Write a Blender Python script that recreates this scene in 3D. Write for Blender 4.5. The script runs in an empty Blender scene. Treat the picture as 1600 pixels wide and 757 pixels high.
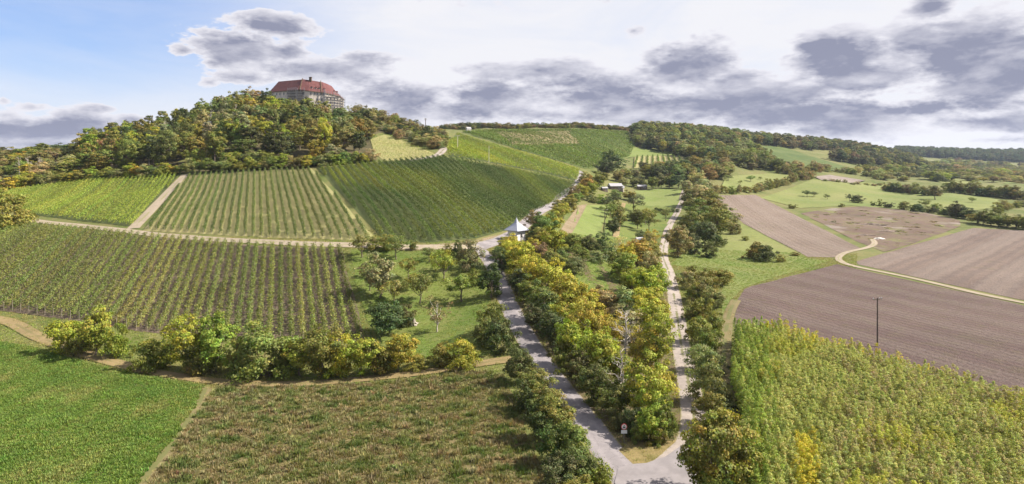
import bpy, bmesh, math, random
import numpy as np
from mathutils import Vector
from mathutils.geometry import delaunay_2d_cdt

random.seed(7)
rng = np.random.default_rng(11)
SC = bpy.context.scene
COL = SC.collection
CAMZ = 37.0          # drone height above the lane junction
F = 1000.0           # focal length in pixels of a 1600 px wide picture
HY = 250.0           # eye level row

# ------------------------------------------------------------------ camera
cam_d = bpy.data.cameras.new('camera')
cam = bpy.data.objects.new('camera', cam_d)
COL.objects.link(cam)
cam.location = (0, 0, CAMZ)
cam.rotation_euler = (math.radians(90), 0, 0)
cam_d.sensor_width = 36.0
cam_d.lens = 36.0 * F / 1600.0
cam_d.shift_y = -(378.5 - HY) / 1600.0
cam_d.clip_start = 0.5
cam_d.clip_end = 12000
SC.camera = cam

# ------------------------------------------------------------------ exposure
SC.view_settings.view_transform = 'Standard'
SC.view_settings.look = 'None'
SC.view_settings.gamma = 1.0
SC.view_settings.use_curve_mapping = False
SC.view_settings.exposure = 1.35
SC.cycles.max_bounces = 5
SC.cycles.diffuse_bounces = 3
SC.cycles.glossy_bounces = 2
SC.cycles.transmission_bounces = 3
SC.cycles.transparent_max_bounces = 4
SC.cycles.volume_bounces = 0
SC.cycles.use_denoising = True

# ------------------------------------------------------------------ sun
SUN_AZ = math.radians(86)
SUN_EL = math.radians(43)
sun_dir = Vector((math.cos(SUN_EL) * math.sin(SUN_AZ), math.cos(SUN_EL) * math.cos(SUN_AZ), math.sin(SUN_EL)))
sun_d = bpy.data.lights.new('sun', 'SUN')
sun_d.energy = 5.0
sun_d.angle = math.radians(0.5)
sun_d.color = (1.0, 0.935, 0.83)
sun = bpy.data.objects.new('sun', sun_d)
COL.objects.link(sun)
sun.rotation_euler = sun_dir.to_track_quat('Z', 'Y').to_euler()
sun.location = (300, 150, 400)

# ------------------------------------------------------------------ node helpers
class NT:
    def __init__(self, tree):
        self.t = tree
    def n(self, typ, ins=None, out=0, **props):
        nd = self.t.nodes.new(typ)
        for k, v in props.items():
            setattr(nd, k, v)
        if ins:
            for k, v in ins.items():
                s = nd.inputs[k]
                if isinstance(v, bpy.types.NodeSocket):
                    self.t.links.new(v, s)
                else:
                    s.default_value = v
        return nd if out is None else nd.outputs[out]
    def math(self, op, a, b=0.0, c=0.0, clamp=False):
        return self.n('ShaderNodeMath', {0: a, 1: b, 2: c}, operation=op, use_clamp=clamp)
    def vm(self, op, a, b=(0, 0, 0), c=None, out=0):
        d = {0: a, 1: b}
        if c is not None:
            d[2] = c
        return self.n('ShaderNodeVectorMath', d, out=out, operation=op)
    def mix(self, f, a, b, blend='MIX'):
        nd = self.t.nodes.new('ShaderNodeMix')
        nd.data_type = 'RGBA'
        nd.blend_type = blend
        for i, v in ((0, f), (6, a), (7, b)):
            s = nd.inputs[i]
            if isinstance(v, bpy.types.NodeSocket):
                self.t.links.new(v, s)
            else:
                s.default_value = (tuple(v) + (1,))[:4] if i else v
        return nd.outputs[2]
    def ss(self, v, lo, hi, a=0.0, b=1.0):
        nd = self.t.nodes.new('ShaderNodeMapRange')
        nd.interpolation_type = 'SMOOTHSTEP'
        self.t.links.new(v, nd.inputs[0])
        for i, q in ((1, lo), (2, hi), (3, a), (4, b)):
            nd.inputs[i].default_value = q
        return nd.outputs[0]
    def noise(self, vec, scale, detail=4, rough=0.55, dist=0.0, out=0):
        return self.n('ShaderNodeTexNoise', {'Vector': vec, 'Scale': scale, 'Detail': detail, 'Roughness': rough, 'Distortion': dist}, out=out)

# ------------------------------------------------------------------ sky
world = bpy.data.worlds.new('World')
SC.world = world
world.use_nodes = True
wt = world.node_tree
wt.nodes.clear()
W = NT(wt)
SKY_STRENGTH = 0.1
tc = W.n('ShaderNodeTexCoord', out='Generated')
dirv = W.vm('NORMALIZE', tc)
sep = W.n('ShaderNodeSeparateXYZ', {0: dirv}, out=None)
az = W.math('ARCTAN2', sep.outputs[0], sep.outputs[1])
el = W.math('ARCSINE', sep.outputs[2])
ae = W.n('ShaderNodeCombineXYZ', {0: az, 1: el, 2: 0.0})
def sky_at(px, py):
    a = math.atan((px - 800) / F)
    return a, math.atan((HY - py) / F * math.cos(a))
sky = W.n('ShaderNodeTexSky', sky_type='NISHITA', sun_disc=False, sun_elevation=SUN_EL, sun_rotation=SUN_AZ,
          altitude=200.0, air_density=1.0, dust_density=0.6, ozone_density=2.0)
# cumulus: soft bodies broken up by noise
d3 = W.vm('MULTIPLY', dirv, (1, 1, 2.6))
nz = W.noise(d3, 8.0, 7, 0.58, 0.2)
nz2 = W.noise(d3, 34.0, 6, 0.62, 0.1)
low = W.noise(W.vm('ADD', d3, (3.1, 1.7, 0.4)), 2.3, 3, 0.5)
blobs = [  # centre px, py, half width, half height, weight
    (375, 74, 80, 28, .95), (430, 42, 80, 15, .75), (450, 78, 50, 20, .7), (500, 108, 100, 20, .75), (380, 122, 45, 10, .5), (285, 79, 22, 8, .6),
    (565, 95, 50, 14, .6), (330, 98, 20, 6, .5), (330, 129, 16, 5, .4),
    (40, 205, 150, 26, 1), (130, 195, 80, 22, .8), (50, 168, 28, 8, .6), (205, 187, 36, 11, .7), (150, 172, 40, 8, .5), (5, 155, 14, 8, .55), (60, 225, 120, 16, .75),
    (640, 150, 110, 22, .85), (760, 148, 130, 20, .85), (830, 110, 110, 14, .8), (875, 105, 40, 9, .6), (720, 170, 140, 20, .8), (930, 155, 140, 28, .95), (900, 130, 100, 18, .75), (870, 180, 160, 18, .7),
    (1085, 105, 88, 36, 1), (1150, 125, 60, 25, .9), (1130, 165, 180, 28, .9), (1000, 170, 110, 22, .85), (990, 48, 16, 6, .45),
    (1300, 95, 85, 42, 1), (1270, 75, 50, 22, .8), (1340, 120, 110, 28, .95), (1200, 150, 140, 28, .85), (1260, 180, 240, 26, .95),
    (1500, 85, 140, 66, 1), (1440, 70, 75, 34, .9), (1560, 125, 130, 42, 1), (1600, 90, 70, 60, .95), (1455, 10, 40, 20, .8), (1490, 45, 50, 20, .7),
    (1400, 175, 250, 28, .95), (1540, 190, 220, 24, .9), (1330, 200, 160, 16, .8), (1560, 218, 200, 10, .55), (1690, 140, 120, 60, .9)]
B = None
for (px, py, hw, hh, wgt) in blobs:
    a, e = sky_at(px, py)
    a2, _ = sky_at(px + hw, py)
    a1, _ = sky_at(px - hw, py)
    ra = (a2 - a1) / 2 * 1.35
    re = hh / F * math.cos(a) ** 2 * 1.45 + 0.003
    v = W.vm('MULTIPLY_ADD', ae, (1 / ra, 1 / re, 0), (-a / ra, -e / re, 0))
    ln = W.vm('LENGTH', v, out=1)
    b = W.math('MULTIPLY_ADD', ln, -wgt, wgt)
    B = b if B is None else W.math('SMOOTH_MAX', B, b, 0.15)
gen = W.math('MULTIPLY_ADD', low, 3.4, -2.05)          # broken cumulus all round the sky
hor = W.ss(el, 0.16, 0.02)
gen = W.math('MULTIPLY_ADD', hor, 0.18, gen)
Bt = W.math('MAXIMUM', B, gen)
den = W.math('ADD', Bt, W.math('MULTIPLY_ADD', nz, 1.7, -0.91))
den = W.math('ADD', den, W.math('MULTIPLY_ADD', nz2, 0.8, -0.40))
cover = W.ss(den, 0.04, 0.19)
thick = W.ss(den, 0.06, 0.68)
tone = W.noise(W.vm('ADD', d3, (0.3, 0.2, 0.05)), 13.0, 4, 0.55)
up = W.noise(W.vm('ADD', d3, (0.012, 0.006, 0.045)), 8.0, 7, 0.58, 0.2)     # density a little higher up, towards the sun
relief = W.math('MULTIPLY_ADD', W.math('SUBTRACT', up, nz), 2.2, W.ss(tone, 0.25, 0.62, 0.62, 1.05))
shade = W.math('MULTIPLY', thick, relief, clamp=True)
k = 1.0 / (SKY_STRENGTH * 2 ** 1.35)
def kc(r, g, b):
    return (r * k, g * k, b * k)
edge_c = kc(0.90, 0.89, 0.95)
core_c = kc(0.30, 0.315, 0.425)
ccol = W.mix(shade, edge_c, core_c)
# thin white veil of high cloud, torn open to the blue on the left
vn = W.noise(W.vm('MULTIPLY', dirv, (1.0, 1.0, 4.0)), 3.0, 6, 0.6, 0.6)
a, e = sky_at(60, 10)
bl = W.vm('LENGTH', W.vm('MULTIPLY_ADD', ae, (1 / 0.46, 1 / 0.17, 0), (-a / 0.46, -e / 0.17, 0)), out=1)
open_ = W.ss(bl, 1.15, 0.15)
gen_open = W.ss(low, 0.56, 0.40)
beh = W.ss(sep.outputs[1], 0.45, 0.10)
open_ = W.math('MAXIMUM', open_, W.math('MULTIPLY', gen_open, beh))
veil = W.math('MULTIPLY_ADD', open_, -0.92, W.math('MULTIPLY_ADD', vn, 0.9, 0.52), clamp=True)
veil_c = kc(0.90, 0.90, 0.945)
blue = W.mix(0.7, sky, kc(0.27, 0.39, 0.74))
base = W.mix(veil, blue, veil_c)
skyc = W.mix(cover, base, ccol)
bg = W.n('ShaderNodeBackground', {'Color': skyc, 'Strength': SKY_STRENGTH})
wo = W.n('ShaderNodeOutputWorld', {'Surface': bg}, out=None)
world.cycles.sampling_method = 'NONE'
world.cycles.sample_map_resolution = 512

# ------------------------------------------------------------------ terrain heights
CP = []
def cp(px, *rows):
    for (py, d) in rows:
        CP.append(((px - 800) / F, math.log(d), CAMZ - (py - HY) / F * d))
def cz(px, d, z):
    CP.append(((px - 800) / F, math.log(d), z))
for px in (-400, -100, 200, 500, 800, 1100, 1400, 1700, 2000):
    cz(px, 62, 0.0)
    cz(px, 90, 0.0)
cp(-400, (470, 150), (352, 225), (305, 330), (262, 500))
cz(-400, 800, 25); cz(-400, 2000, 30); cz(-400, 3400, 40)
cp(0, (600, 107), (484, 152), (345, 230), (293, 330), (254, 450))
cz(0, 700, 26); cz(0, 2000, 30); cz(0, 3400, 40)
cp(200, (520, 134), (362, 207), (281, 318), (228, 445))
cz(200, 650, 35); cz(200, 2000, 35); cz(200, 3400, 45)
cp(300, (525, 134), (371, 197), (272, 312), (205, 450))
cz(300, 650, 45)
cp(400, (525, 134), (377, 190), (266, 308), (172, 500))
cz(400, 700, 60); cz(400, 1200, 40)
cp(480, (525, 134), (381, 186), (262, 310), (174, 518), (174, 560))
cz(480, 750, 60); cz(480, 2000, 60); cz(480, 3400, 60)
cp(560, (525, 134), (382, 185), (255, 325), (215, 410), (176, 520))
cz(560, 750, 62)
cp(625, (383, 186), (255, 330), (222, 412), (194, 520))
cp(700, (560, 119), (470, 155), (383, 189), (300, 262), (240, 362), (217, 520), (204, 700))
cz(700, 900, 78); cz(700, 2000, 85); cz(700, 3400, 85)
cp(790, (480, 146), (374, 206), (300, 300), (252, 430), (206, 740))
cz(800, 1000, 80)
cp(860, (590, 109), (372, 215), (320, 330), (262, 470), (206, 800))
cp(905, (340, 312), (288, 430), (245, 610), (202, 880))
cz(900, 1200, 85); cz(900, 3400, 90)
cp(1000, (500, 148), (382, 262), (330, 385), (296, 490), (270, 610), (245, 770), (206, 1000))
cz(1000, 1400, 92); cz(1000, 3400, 95)
cp(1060, (330, 382), (297, 480), (262, 640), (212, 980))
cp(1120, (480, 160), (308, 428), (286, 525), (245, 760), (216, 980))
cz(1120, 1500, 85); cz(1120, 3400, 100)
cp(1200, (400, 250), (318, 450), (281, 610), (252, 820), (228, 1050))
cz(1200, 1600, 72); cz(1200, 3400, 100)
cp(1300, (500, 148), (405, 240), (330, 425), (277, 655), (250, 1000), (230, 1300))
cz(1300, 1800, 62); cz(1300, 3400, 100)
cp(1370, (292, 640), (262, 1050), (240, 1400))
cp(1450, (350, 370), (318, 490), (291, 670), (272, 1000), (258, 1500), (242, 2250))
cz(1450, 3400, 75)
cp(1600, (500, 148), (340, 411), (300, 660), (278, 1050), (266, 1600), (255, 2050), (243, 2500))
cz(1600, 3400, 75)
cp(1900, (340, 411), (305, 660), (280, 1050), (266, 1600), (255, 2050), (243, 2500))
cz(1900, 3400, 75)
CP = np.array(CP)
TS = 0.55
cs, ct, czv = CP[:, 0], CP[:, 1] * TS, CP[:, 2]
EPS = 0.07
def _k(ds, dt):
    return np.sqrt(ds * ds + dt * dt + EPS * EPS)
A = _k(cs[:, None] - cs[None], ct[:, None] - ct[None])
n = len(cs)
P = np.stack([np.ones(n), cs, ct], 1)
M = np.block([[A + np.eye(n) * 0.0, P], [P.T, np.zeros((3, 3))]])
sol = np.linalg.solve(M, np.concatenate([czv, np.zeros(3)]))
def Hraw(X, Y):
    Yc = np.maximum(Y, 60.0)
    s = np.clip(X / Yc, -1.25, 1.15)
    t = np.log(Yc) * TS
    sh = s.shape
    s = s.ravel(); t = t.ravel()
    out = np.empty(len(s))
    for i in range(0, len(s), 20000):
        a, b = s[i:i + 20000], t[i:i + 20000]
        out[i:i + 20000] = _k(a[:, None] - cs[None], b[:, None] - ct[None]) @ sol[:n] + sol[n] + sol[n + 1] * a + sol[n + 2] * b
    return out.reshape(sh)
def axis(lo, hi, s0, g):
    r = [0.0]
    while r[-1] < hi:
        r.append(r[-1] + max(s0, g * abs(r[-1])))
    l = [0.0]
    while l[-1] > lo:
        l.append(l[-1] - max(s0, g * abs(l[-1])))
    return np.array(l[:0:-1] + r)
GX = axis(-2400, 3000, 3.0, 0.016)
GY = axis(-80, 3400, 3.0, 0.013)
XX, YY = np.meshgrid(GX, GY)
ZZ = Hraw(XX, YY)
ph = rng.uniform(0, 6.28, 12)
und = np.zeros_like(ZZ)
for i in range(6):
    th = i * 1.1 + 0.3
    wl = (34, 47, 61, 85, 120, 27)[i]
    und += np.sin((XX * math.cos(th) + YY * math.sin(th)) * 6.283 / wl + ph[i]) * (0.10, .12, .14, .2, .25, .06)[i]
ZZ += und * np.clip((YY - 60) / 60, 0, 1) * np.clip(YY / 300, 0.5, 2)
def H(X, Y):
    X = np.asarray(X, float); Y = np.asarray(Y, float)
    i = np.clip(np.searchsorted(GX, X) - 1, 0, len(GX) - 2)
    j = np.clip(np.searchsorted(GY, Y) - 1, 0, len(GY) - 2)
    u = np.clip((X - GX[i]) / (GX[i + 1] - GX[i]), 0, 1)
    v = np.clip((Y - GY[j]) / (GY[j + 1] - GY[j]), 0, 1)
    return (ZZ[j, i] * (1 - u) + ZZ[j, i + 1] * u) * (1 - v) + (ZZ[j + 1, i] * (1 - u) + ZZ[j + 1, i + 1] * u) * v
DD = np.geomspace(45, 3300, 2600)
def cast(px, py):
    """the ground point a photograph pixel looks at"""
    X = (px - 800) / F * DD
    Zr = CAMZ - (py - HY) / F * DD
    below = Zr <= H(X, DD)
    i = int(np.argmax(below)) if below.any() else len(DD) - 1
    if i > 0:
        x0, x1 = X[i - 1], X[i]
        g0 = Zr[i - 1] - float(H(x0, DD[i - 1])); g1 = Zr[i] - float(H(x1, DD[i]))
        t = g0 / (g0 - g1) if g0 != g1 else 1.0
        t = min(max(t, 0), 1)
        d = DD[i - 1] + (DD[i] - DD[i - 1]) * t
    else:
        d = DD[0]
    x = (px - 800) / F * d
    return Vector((x, d, float(H(x, d))))
def gp(px, d):
    x = (px - 800) / F * d
    return Vector((x, d, float(H(x, d))))
def pix(p):
    return 800 + p[0] / p[1] * F, HY + (CAMZ - p[2]) / p[1] * F

# ------------------------------------------------------------------ material helpers
MATS = {}
def new_mat(name):
    m = bpy.data.materials.new(name)
    m.use_nodes = True
    m.node_tree.nodes.clear()
    MATS[name] = m
    return m, NT(m.node_tree)
def finish(T, col, rough=0.9, bump=None, bstr=0.5, bdist=0.1, spec=0.25, metal=0.0):
    ins = {'Base Color': col, 'Roughness': rough, 'Metallic': metal, 'Specular IOR Level': spec}
    if bump is not None:
        ins['Normal'] = T.n('ShaderNodeBump', {'Height': bump, 'Strength': bstr, 'Distance': bdist})
    b = T.n('ShaderNodeBsdfPrincipled', ins)
    T.n('ShaderNodeOutputMaterial', {'Surface': b}, out=None)
def ground_mat(name, c1, c2, c3, s1=0.05, s2=0.35, s3=3.0, w3=0.5, stripe=None, bstr=0.6, bdist=0.15, patch=None):
    """three soil or grass colours mixed at three scales; stripe = (angle, spacing, colour, strength, wobble)"""
    m, T = new_mat(name)
    pos = T.n('ShaderNodeTexCoord', out='Object')
    n1 = T.noise(pos, s1, 4, 0.6)
    n2 = T.noise(pos, s2, 5, 0.65)
    n3 = T.noise(pos, s3, 4, 0.7)
    col = T.mix(T.ss(n1, 0.38, 0.62), c1, c2)
    col = T.mix(T.math('MULTIPLY', T.ss(n2, 0.45, 0.68), w3), col, c3)
    h = T.math('ADD', n2, n3)
    if patch:
        for (pc, ps, lo, hi, st) in patch:
            pn = T.noise(T.vm('ADD', pos, (17.3, 5.1, 0)), ps, 5, 0.65)
            col = T.mix(T.math('MULTIPLY', T.ss(pn, lo, hi), st), col, pc)
    if stripe:
        for (ang, sp, sc_, st, wob) in (stripe if isinstance(stripe, list) else [stripe]):
            sx = T.n('ShaderNodeSeparateXYZ', {0: pos}, out=None)
            u = T.math('ADD', T.math('MULTIPLY', sx.outputs[0], math.cos(ang)), T.math('MULTIPLY', sx.outputs[1], math.sin(ang)))
            u = T.math('MULTIPLY_ADD', n2, wob, u)
            s = T.math('MULTIPLY_ADD', T.math('SINE', T.math('MULTIPLY', u, 6.2832 / sp)), 0.5, 0.5)
            s2_ = T.math('MULTIPLY', T.ss(s, 0.35, 0.75), T.ss(n3, 0.25, 0.6))
            col = T.mix(T.math('MULTIPLY', s2_, st), col, sc_)
            h = T.math('MULTIPLY_ADD', s, 0.22, h)
    fine = T.mix(1.0, col, T.mix(n3, (0.38, 0.38, 0.38), (1.14, 1.14, 1.14)), 'MULTIPLY')
    finish(T, fine, 0.95, h, bstr, bdist, 0.15)
    return m
ROWA = math.atan2(0.93, 0.37)     # normal to the vine rows, for soil stripes
row_dir = Vector((-0.40, 1.0)).normalized()
row_nrm = Vector((row_dir.y, -row_dir.x))
RA = math.atan2(row_nrm.y, row_nrm.x)
ground_mat('rough_grass', (0.089, 0.115, 0.025), (0.153, 0.149, 0.051), (0.204, 0.170, 0.076), 0.03, 0.22, 2.2, 0.55)
ground_mat('lush_grass', (0.095, 0.135, 0.026), (0.135, 0.16, 0.036), (0.19, 0.175, 0.064), 0.06, 0.3, 2.5, 0.45)
ground_mat('mown_grass', (0.14, 0.18, 0.042), (0.175, 0.205, 0.06), (0.205, 0.205, 0.08), 0.03, 0.2, 1.5, 0.4, stripe=(0.6, 9.0, (0.173, 0.202, 0.065), 0.3, 1.0))
ground_mat('vine_strip', (0.24, 0.185, 0.10), (0.28, 0.22, 0.12), (0.20, 0.19, 0.07), 0.02, 0.1, 0.8, 0.5)
ground_mat('dry_grass', (0.216, 0.164, 0.068), (0.272, 0.208, 0.096), (0.136, 0.128, 0.040), 0.06, 0.5, 3.0, 0.6)
ground_mat('weed_soil', (0.12, 0.10, 0.04), (0.17, 0.13, 0.06), (0.10, 0.11, 0.03), 0.08, 0.5, 3.0, 0.6)
ground_mat('crop_soil', (0.055, 0.075, 0.02), (0.08, 0.085, 0.03), (0.16, 0.12, 0.07), 0.05, 0.4, 3.0, 0.5)
ground_mat('vine_soil', (0.112, 0.082, 0.058), (0.152, 0.112, 0.082), (0.115, 0.112, 0.044), 0.05, 0.35, 2.5, 0.5)
ground_mat('vine_grass', (0.25, 0.24, 0.095), (0.29, 0.26, 0.11), (0.33, 0.27, 0.14), 0.04, 0.35, 2.5, 0.5)
ground_mat('vine_turf', (0.055, 0.072, 0.022), (0.075, 0.092, 0.028), (0.1, 0.1, 0.04), 0.04, 0.3, 2.5, 0.5)
ground_mat('vine_far', (0.072, 0.106, 0.025), (0.111, 0.140, 0.036), (0.145, 0.153, 0.051), 0.02, 0.10, 0.8, 0.5, stripe=(RA, 4.0, (0.038, 0.064, 0.015), 0.6, 0.5))
ground_mat('plough_a', (0.175, 0.13, 0.104), (0.21, 0.158, 0.126), (0.19, 0.155, 0.11), 0.02, 0.25, 2.0, 0.5,
           stripe=[(-0.12, 3.2, (0.150, 0.117, 0.099), 0.35, 2.0), (-0.12, 17.0, (0.240, 0.192, 0.162), 0.30, 5.0)], bstr=1.0, bdist=0.35, patch=[((0.085, 0.062, 0.052), 0.9, 0.55, 0.66, 0.55), ((0.24, 0.19, 0.15), 1.6, 0.60, 0.70, 0.5), ((0.11, 0.105, 0.045), 0.05, 0.58, 0.70, 0.35)])
ground_mat('plough_b', (0.108, 0.071, 0.064), (0.136, 0.092, 0.08), (0.12, 0.096, 0.056), 0.03, 0.3, 2.2, 0.6,
           stripe=[(0.38, 2.1, (0.090, 0.068, 0.061), 0.5, 1.2), (0.38, 13.0, (0.169, 0.133, 0.112), 0.35, 5.0)], bstr=1.0, bdist=0.35, patch=[((0.085, 0.062, 0.052), 0.9, 0.55, 0.66, 0.55), ((0.24, 0.19, 0.15), 1.6, 0.60, 0.70, 0.5), ((0.11, 0.105, 0.045), 0.05, 0.58, 0.70, 0.35)])
ground_mat('plough_c', (0.15, 0.108, 0.09), (0.185, 0.136, 0.112), (0.14, 0.105, 0.082), 0.02, 0.25, 2.0, 0.5,
           stripe=[(-0.80, 4.5, (0.125, 0.096, 0.084), 0.6, 2.5), (-0.80, 19.0, (0.226, 0.180, 0.151), 0.5, 6.0)], bstr=1.0, bdist=0.35, patch=[((0.085, 0.062, 0.052), 0.9, 0.55, 0.66, 0.55), ((0.24, 0.19, 0.15), 1.6, 0.60, 0.70, 0.5), ((0.11, 0.105, 0.045), 0.05, 0.58, 0.70, 0.35)])
ground_mat('fallow', (0.12, 0.08, 0.063), (0.15, 0.102, 0.078), (0.145, 0.13, 0.055), 0.02, 0.12, 1.0, 0.7, patch=[((0.25, 0.21, 0.178), 0.022, 0.52, 0.62, 0.75), ((0.09, 0.075, 0.045), 0.07, 0.56, 0.66, 0.8), ((0.17, 0.18, 0.06), 0.045, 0.56, 0.68, 0.7)])
ground_mat('pale_earth', (0.260, 0.217, 0.186), (0.223, 0.180, 0.155), (0.155, 0.124, 0.093), 0.04, 0.15, 1.2, 0.8)
ground_mat('meadow', (0.135, 0.165, 0.045), (0.175, 0.19, 0.058), (0.215, 0.205, 0.085), 0.012, 0.05, 0.6, 0.5)
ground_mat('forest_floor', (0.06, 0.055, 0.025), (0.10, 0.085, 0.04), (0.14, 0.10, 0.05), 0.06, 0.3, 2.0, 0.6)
ground_mat('leaf_litter', (0.105, 0.08, 0.045), (0.15, 0.11, 0.06), (0.10, 0.115, 0.035), 0.1, 0.5, 3.5, 0.6)
ground_mat('bank', (0.216, 0.166, 0.101), (0.259, 0.194, 0.130), (0.144, 0.122, 0.050), 0.1, 0.4, 2.5, 0.7)
def track_mat(name, c1, c2, edge, mid, midw):
    m, T = new_mat(name)
    uv = T.n('ShaderNodeUVMap', out=0)
    pos = T.n('ShaderNodeTexCoord', out='Object')
    sx = T.n('ShaderNodeSeparateXYZ', {0: uv}, out=None)
    n2 = T.noise(pos, 0.6, 5, 0.65)
    n3 = T.noise(pos, 4.0, 4, 0.7)
    n4 = T.noise(pos, 0.12, 3, 0.5)
    col = T.mix(T.ss(n2, 0.35, 0.65), c1, c2)
    col = T.mix(T.math('MULTIPLY', T.ss(n4, 0.5, 0.62), 0.35), col, tuple(q * 0.78 for q in c1))
    au = T.math('ABSOLUTE', T.math('MULTIPLY_ADD', sx.outputs[0], 2.0, -1.0))
    au = T.math('MULTIPLY_ADD', n2, 0.45, T.math('MULTIPLY_ADD', n3, 0.22, T.math('SUBTRACT', au, 0.33)))
    if name == 'asphalt':
        vo = T.n('ShaderNodeTexVoronoi', {'Vector': T.vm('ADD', pos, T.n('ShaderNodeTexNoise', {'Vector': pos, 'Scale': 1.2}, out=1)), 'Scale': 0.55}, feature='DISTANCE_TO_EDGE')
        col = T.mix(T.math('MULTIPLY', T.ss(vo, 0.022, 0.0), 0.55), col, tuple(q * 0.45 for q in c1))
        ln = T.math('ABSOLUTE', T.math('SUBTRACT', T.math('ABSOLUTE', T.math('MULTIPLY_ADD', sx.outputs[0], 2.0, -1.0)), 0.42))
        col = T.mix(T.math('MULTIPLY', T.ss(ln, 0.20, 0.05), 0.30), col, tuple(q * 1.22 for q in c2))
        pn = T.noise(T.vm('ADD', pos, (31.0, 7.0, 0)), 0.25, 2, 0.4)
        col = T.mix(T.math('MULTIPLY', T.ss(pn, 0.60, 0.62), 0.5), col, tuple(q * 0.62 for q in c1))
    if mid:
        f = T.math('MULTIPLY', T.ss(au, midw + 0.10, midw), T.ss(n4, 0.42, 0.52))
        col = T.mix(T.math('MULTIPLY', f, 0.85), col, mid)
    col = T.mix(T.ss(au, 0.86, 1.0), col, edge)
    col = T.mix(1.0, col, T.mix(n3, (0.58, 0.58, 0.58), (0.90, 0.90, 0.90)), 'MULTIPLY')
    finish(T, col, 0.9, T.math('ADD', n2, n3), 0.35, 0.05, 0.2)
    return m
track_mat('asphalt', (0.235, 0.21, 0.213), (0.275, 0.245, 0.246), (0.22, 0.18, 0.09), None, 0)
track_mat('gravel', (0.29, 0.245, 0.215), (0.36, 0.305, 0.265), (0.23, 0.20, 0.09), (0.13, 0.13, 0.045), 0.10)
track_mat('vine_track', (0.29, 0.235, 0.17), (0.34, 0.28, 0.21), (0.24, 0.20, 0.09), (0.24, 0.22, 0.10), 0.12)
track_mat('dirt_path', (0.225, 0.165, 0.075), (0.265, 0.195, 0.095), (0.145, 0.125, 0.045), (0.165, 0.14, 0.055), 0.15)
def plain(name, c, rough=0.7, var=0.18, scale=2.0, spec=0.3, metal=0.0):
    m, T = new_mat(name)
    pos = T.n('ShaderNodeTexCoord', out='Object')
    n1 = T.noise(pos, scale, 5, 0.65)
    col = T.mix(T.ss(n1, 0.3, 0.7), tuple(q * 0.82 * (1 - var) for q in c), tuple(min(1, q * 0.82 * (1 + var)) for q in c))
    finish(T, col, rough, n1, 0.25, 0.03, spec, metal)
    return m
def leaf_mat(name, trans=0.29):
    """foliage: the plant's own colour times a per leaf variation"""
    m, T = new_mat(name)
    at = T.n('ShaderNodeAttribute', out=0, attribute_type='INSTANCER', attribute_name='col')
    lv = T.n('ShaderNodeAttribute', out=0, attribute_type='GEOMETRY', attribute_name='lv')
    col = T.mix(1.0, T.mix(1.0, at, lv, 'MULTIPLY'), (0.99, 0.95, 0.80), 'MULTIPLY')
    b = T.n('ShaderNodeBsdfPrincipled', {'Base Color': col, 'Roughness': 0.62, 'Specular IOR Level': 0.22})
    tcol = T.mix(1.0, col, (1.1, 1.25, 0.6), 'MULTIPLY')
    tr = T.n('ShaderNodeBsdfTranslucent', {'Color': tcol})
    mx = T.n('ShaderNodeMixShader', {0: trans, 1: b, 2: tr})
    T.n('ShaderNodeOutputMaterial', {'Surface': mx}, out=None)
    return m
leaf_mat('leaf')
track_mat('dry_strip', (0.20, 0.155, 0.075), (0.165, 0.14, 0.06), (0.12, 0.115, 0.04), (0.12, 0.125, 0.04), 0.3)
plain('apron', (0.215, 0.192, 0.192), 0.9, 0.14, 0.5)
plain('bark', (0.17, 0.13, 0.095), 0.9, 0.35, 6.0)
plain('pale_bark', (0.42, 0.37, 0.31), 0.85, 0.25, 5.0)
plain('old_wood', (0.16, 0.12, 0.085), 0.9, 0.3, 5.0)
plain('stake', (0.34, 0.29, 0.22), 0.9, 0.25, 5.0)

# ------------------------------------------------------------------ object helpers
def tag(o, label=None, cat=None, group=None, kind=None):
    if label: o['label'] = label
    if cat: o['category'] = cat
    if group: o['group'] = group
    if kind: o['kind'] = kind
    return o
def mesh_obj(name, verts, faces, mat, parent=None, smooth=False):
    me = bpy.data.meshes.new(name)
    me.from_pydata([tuple(v) for v in verts], [], [tuple(f) for f in faces])
    if smooth:
        me.polygons.foreach_set('use_smooth', [True] * len(me.polygons))
    me.update()
    if mat: me.materials.append(MATS[mat] if isinstance(mat, str) else mat)
    o = bpy.data.objects.new(name, me)
    COL.objects.link(o)
    if parent is not None: o.parent = parent
    return o
def np_mesh(name, V, Fc, nv, mat, attr=None):
    """fast mesh from arrays: V (n,3), Fc (m,nv)"""
    me = bpy.data.meshes.new(name)
    V = np.ascontiguousarray(V, np.float32); Fc = np.ascontiguousarray(Fc, np.int32)
    me.vertices.add(len(V)); me.vertices.foreach_set('co', V.ravel())
    me.loops.add(Fc.size); me.loops.foreach_set('vertex_index', Fc.ravel())
    me.polygons.add(len(Fc))
    me.polygons.foreach_set('loop_start', np.arange(0, Fc.size, nv, dtype=np.int32))
    try:
        me.polygons.foreach_set('loop_total', np.full(len(Fc), nv, np.int32))
    except Exception:
        pass
    if attr is not None:
        a = me.attributes.new('lv', 'FLOAT_COLOR', 'FACE')
        a.data.foreach_set('color', np.ascontiguousarray(attr, np.float32).ravel())
    me.update(calc_edges=True)
    me.validate()
    me.materials.append(MATS[mat] if isinstance(mat, str) else mat)
    return me
def link(name, me, parent=None):
    o = bpy.data.objects.new(name, me)
    COL.objects.link(o)
    if parent is not None: o.parent = parent
    return o
def empty(name, loc=(0, 0, 0), rz=0.0):
    o = bpy.data.objects.new(name, None)
    o.empty_display_size = 0.5
    COL.objects.link(o)
    o.location = loc
    o.rotation_euler = (0, 0, rz)
    return o
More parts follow.
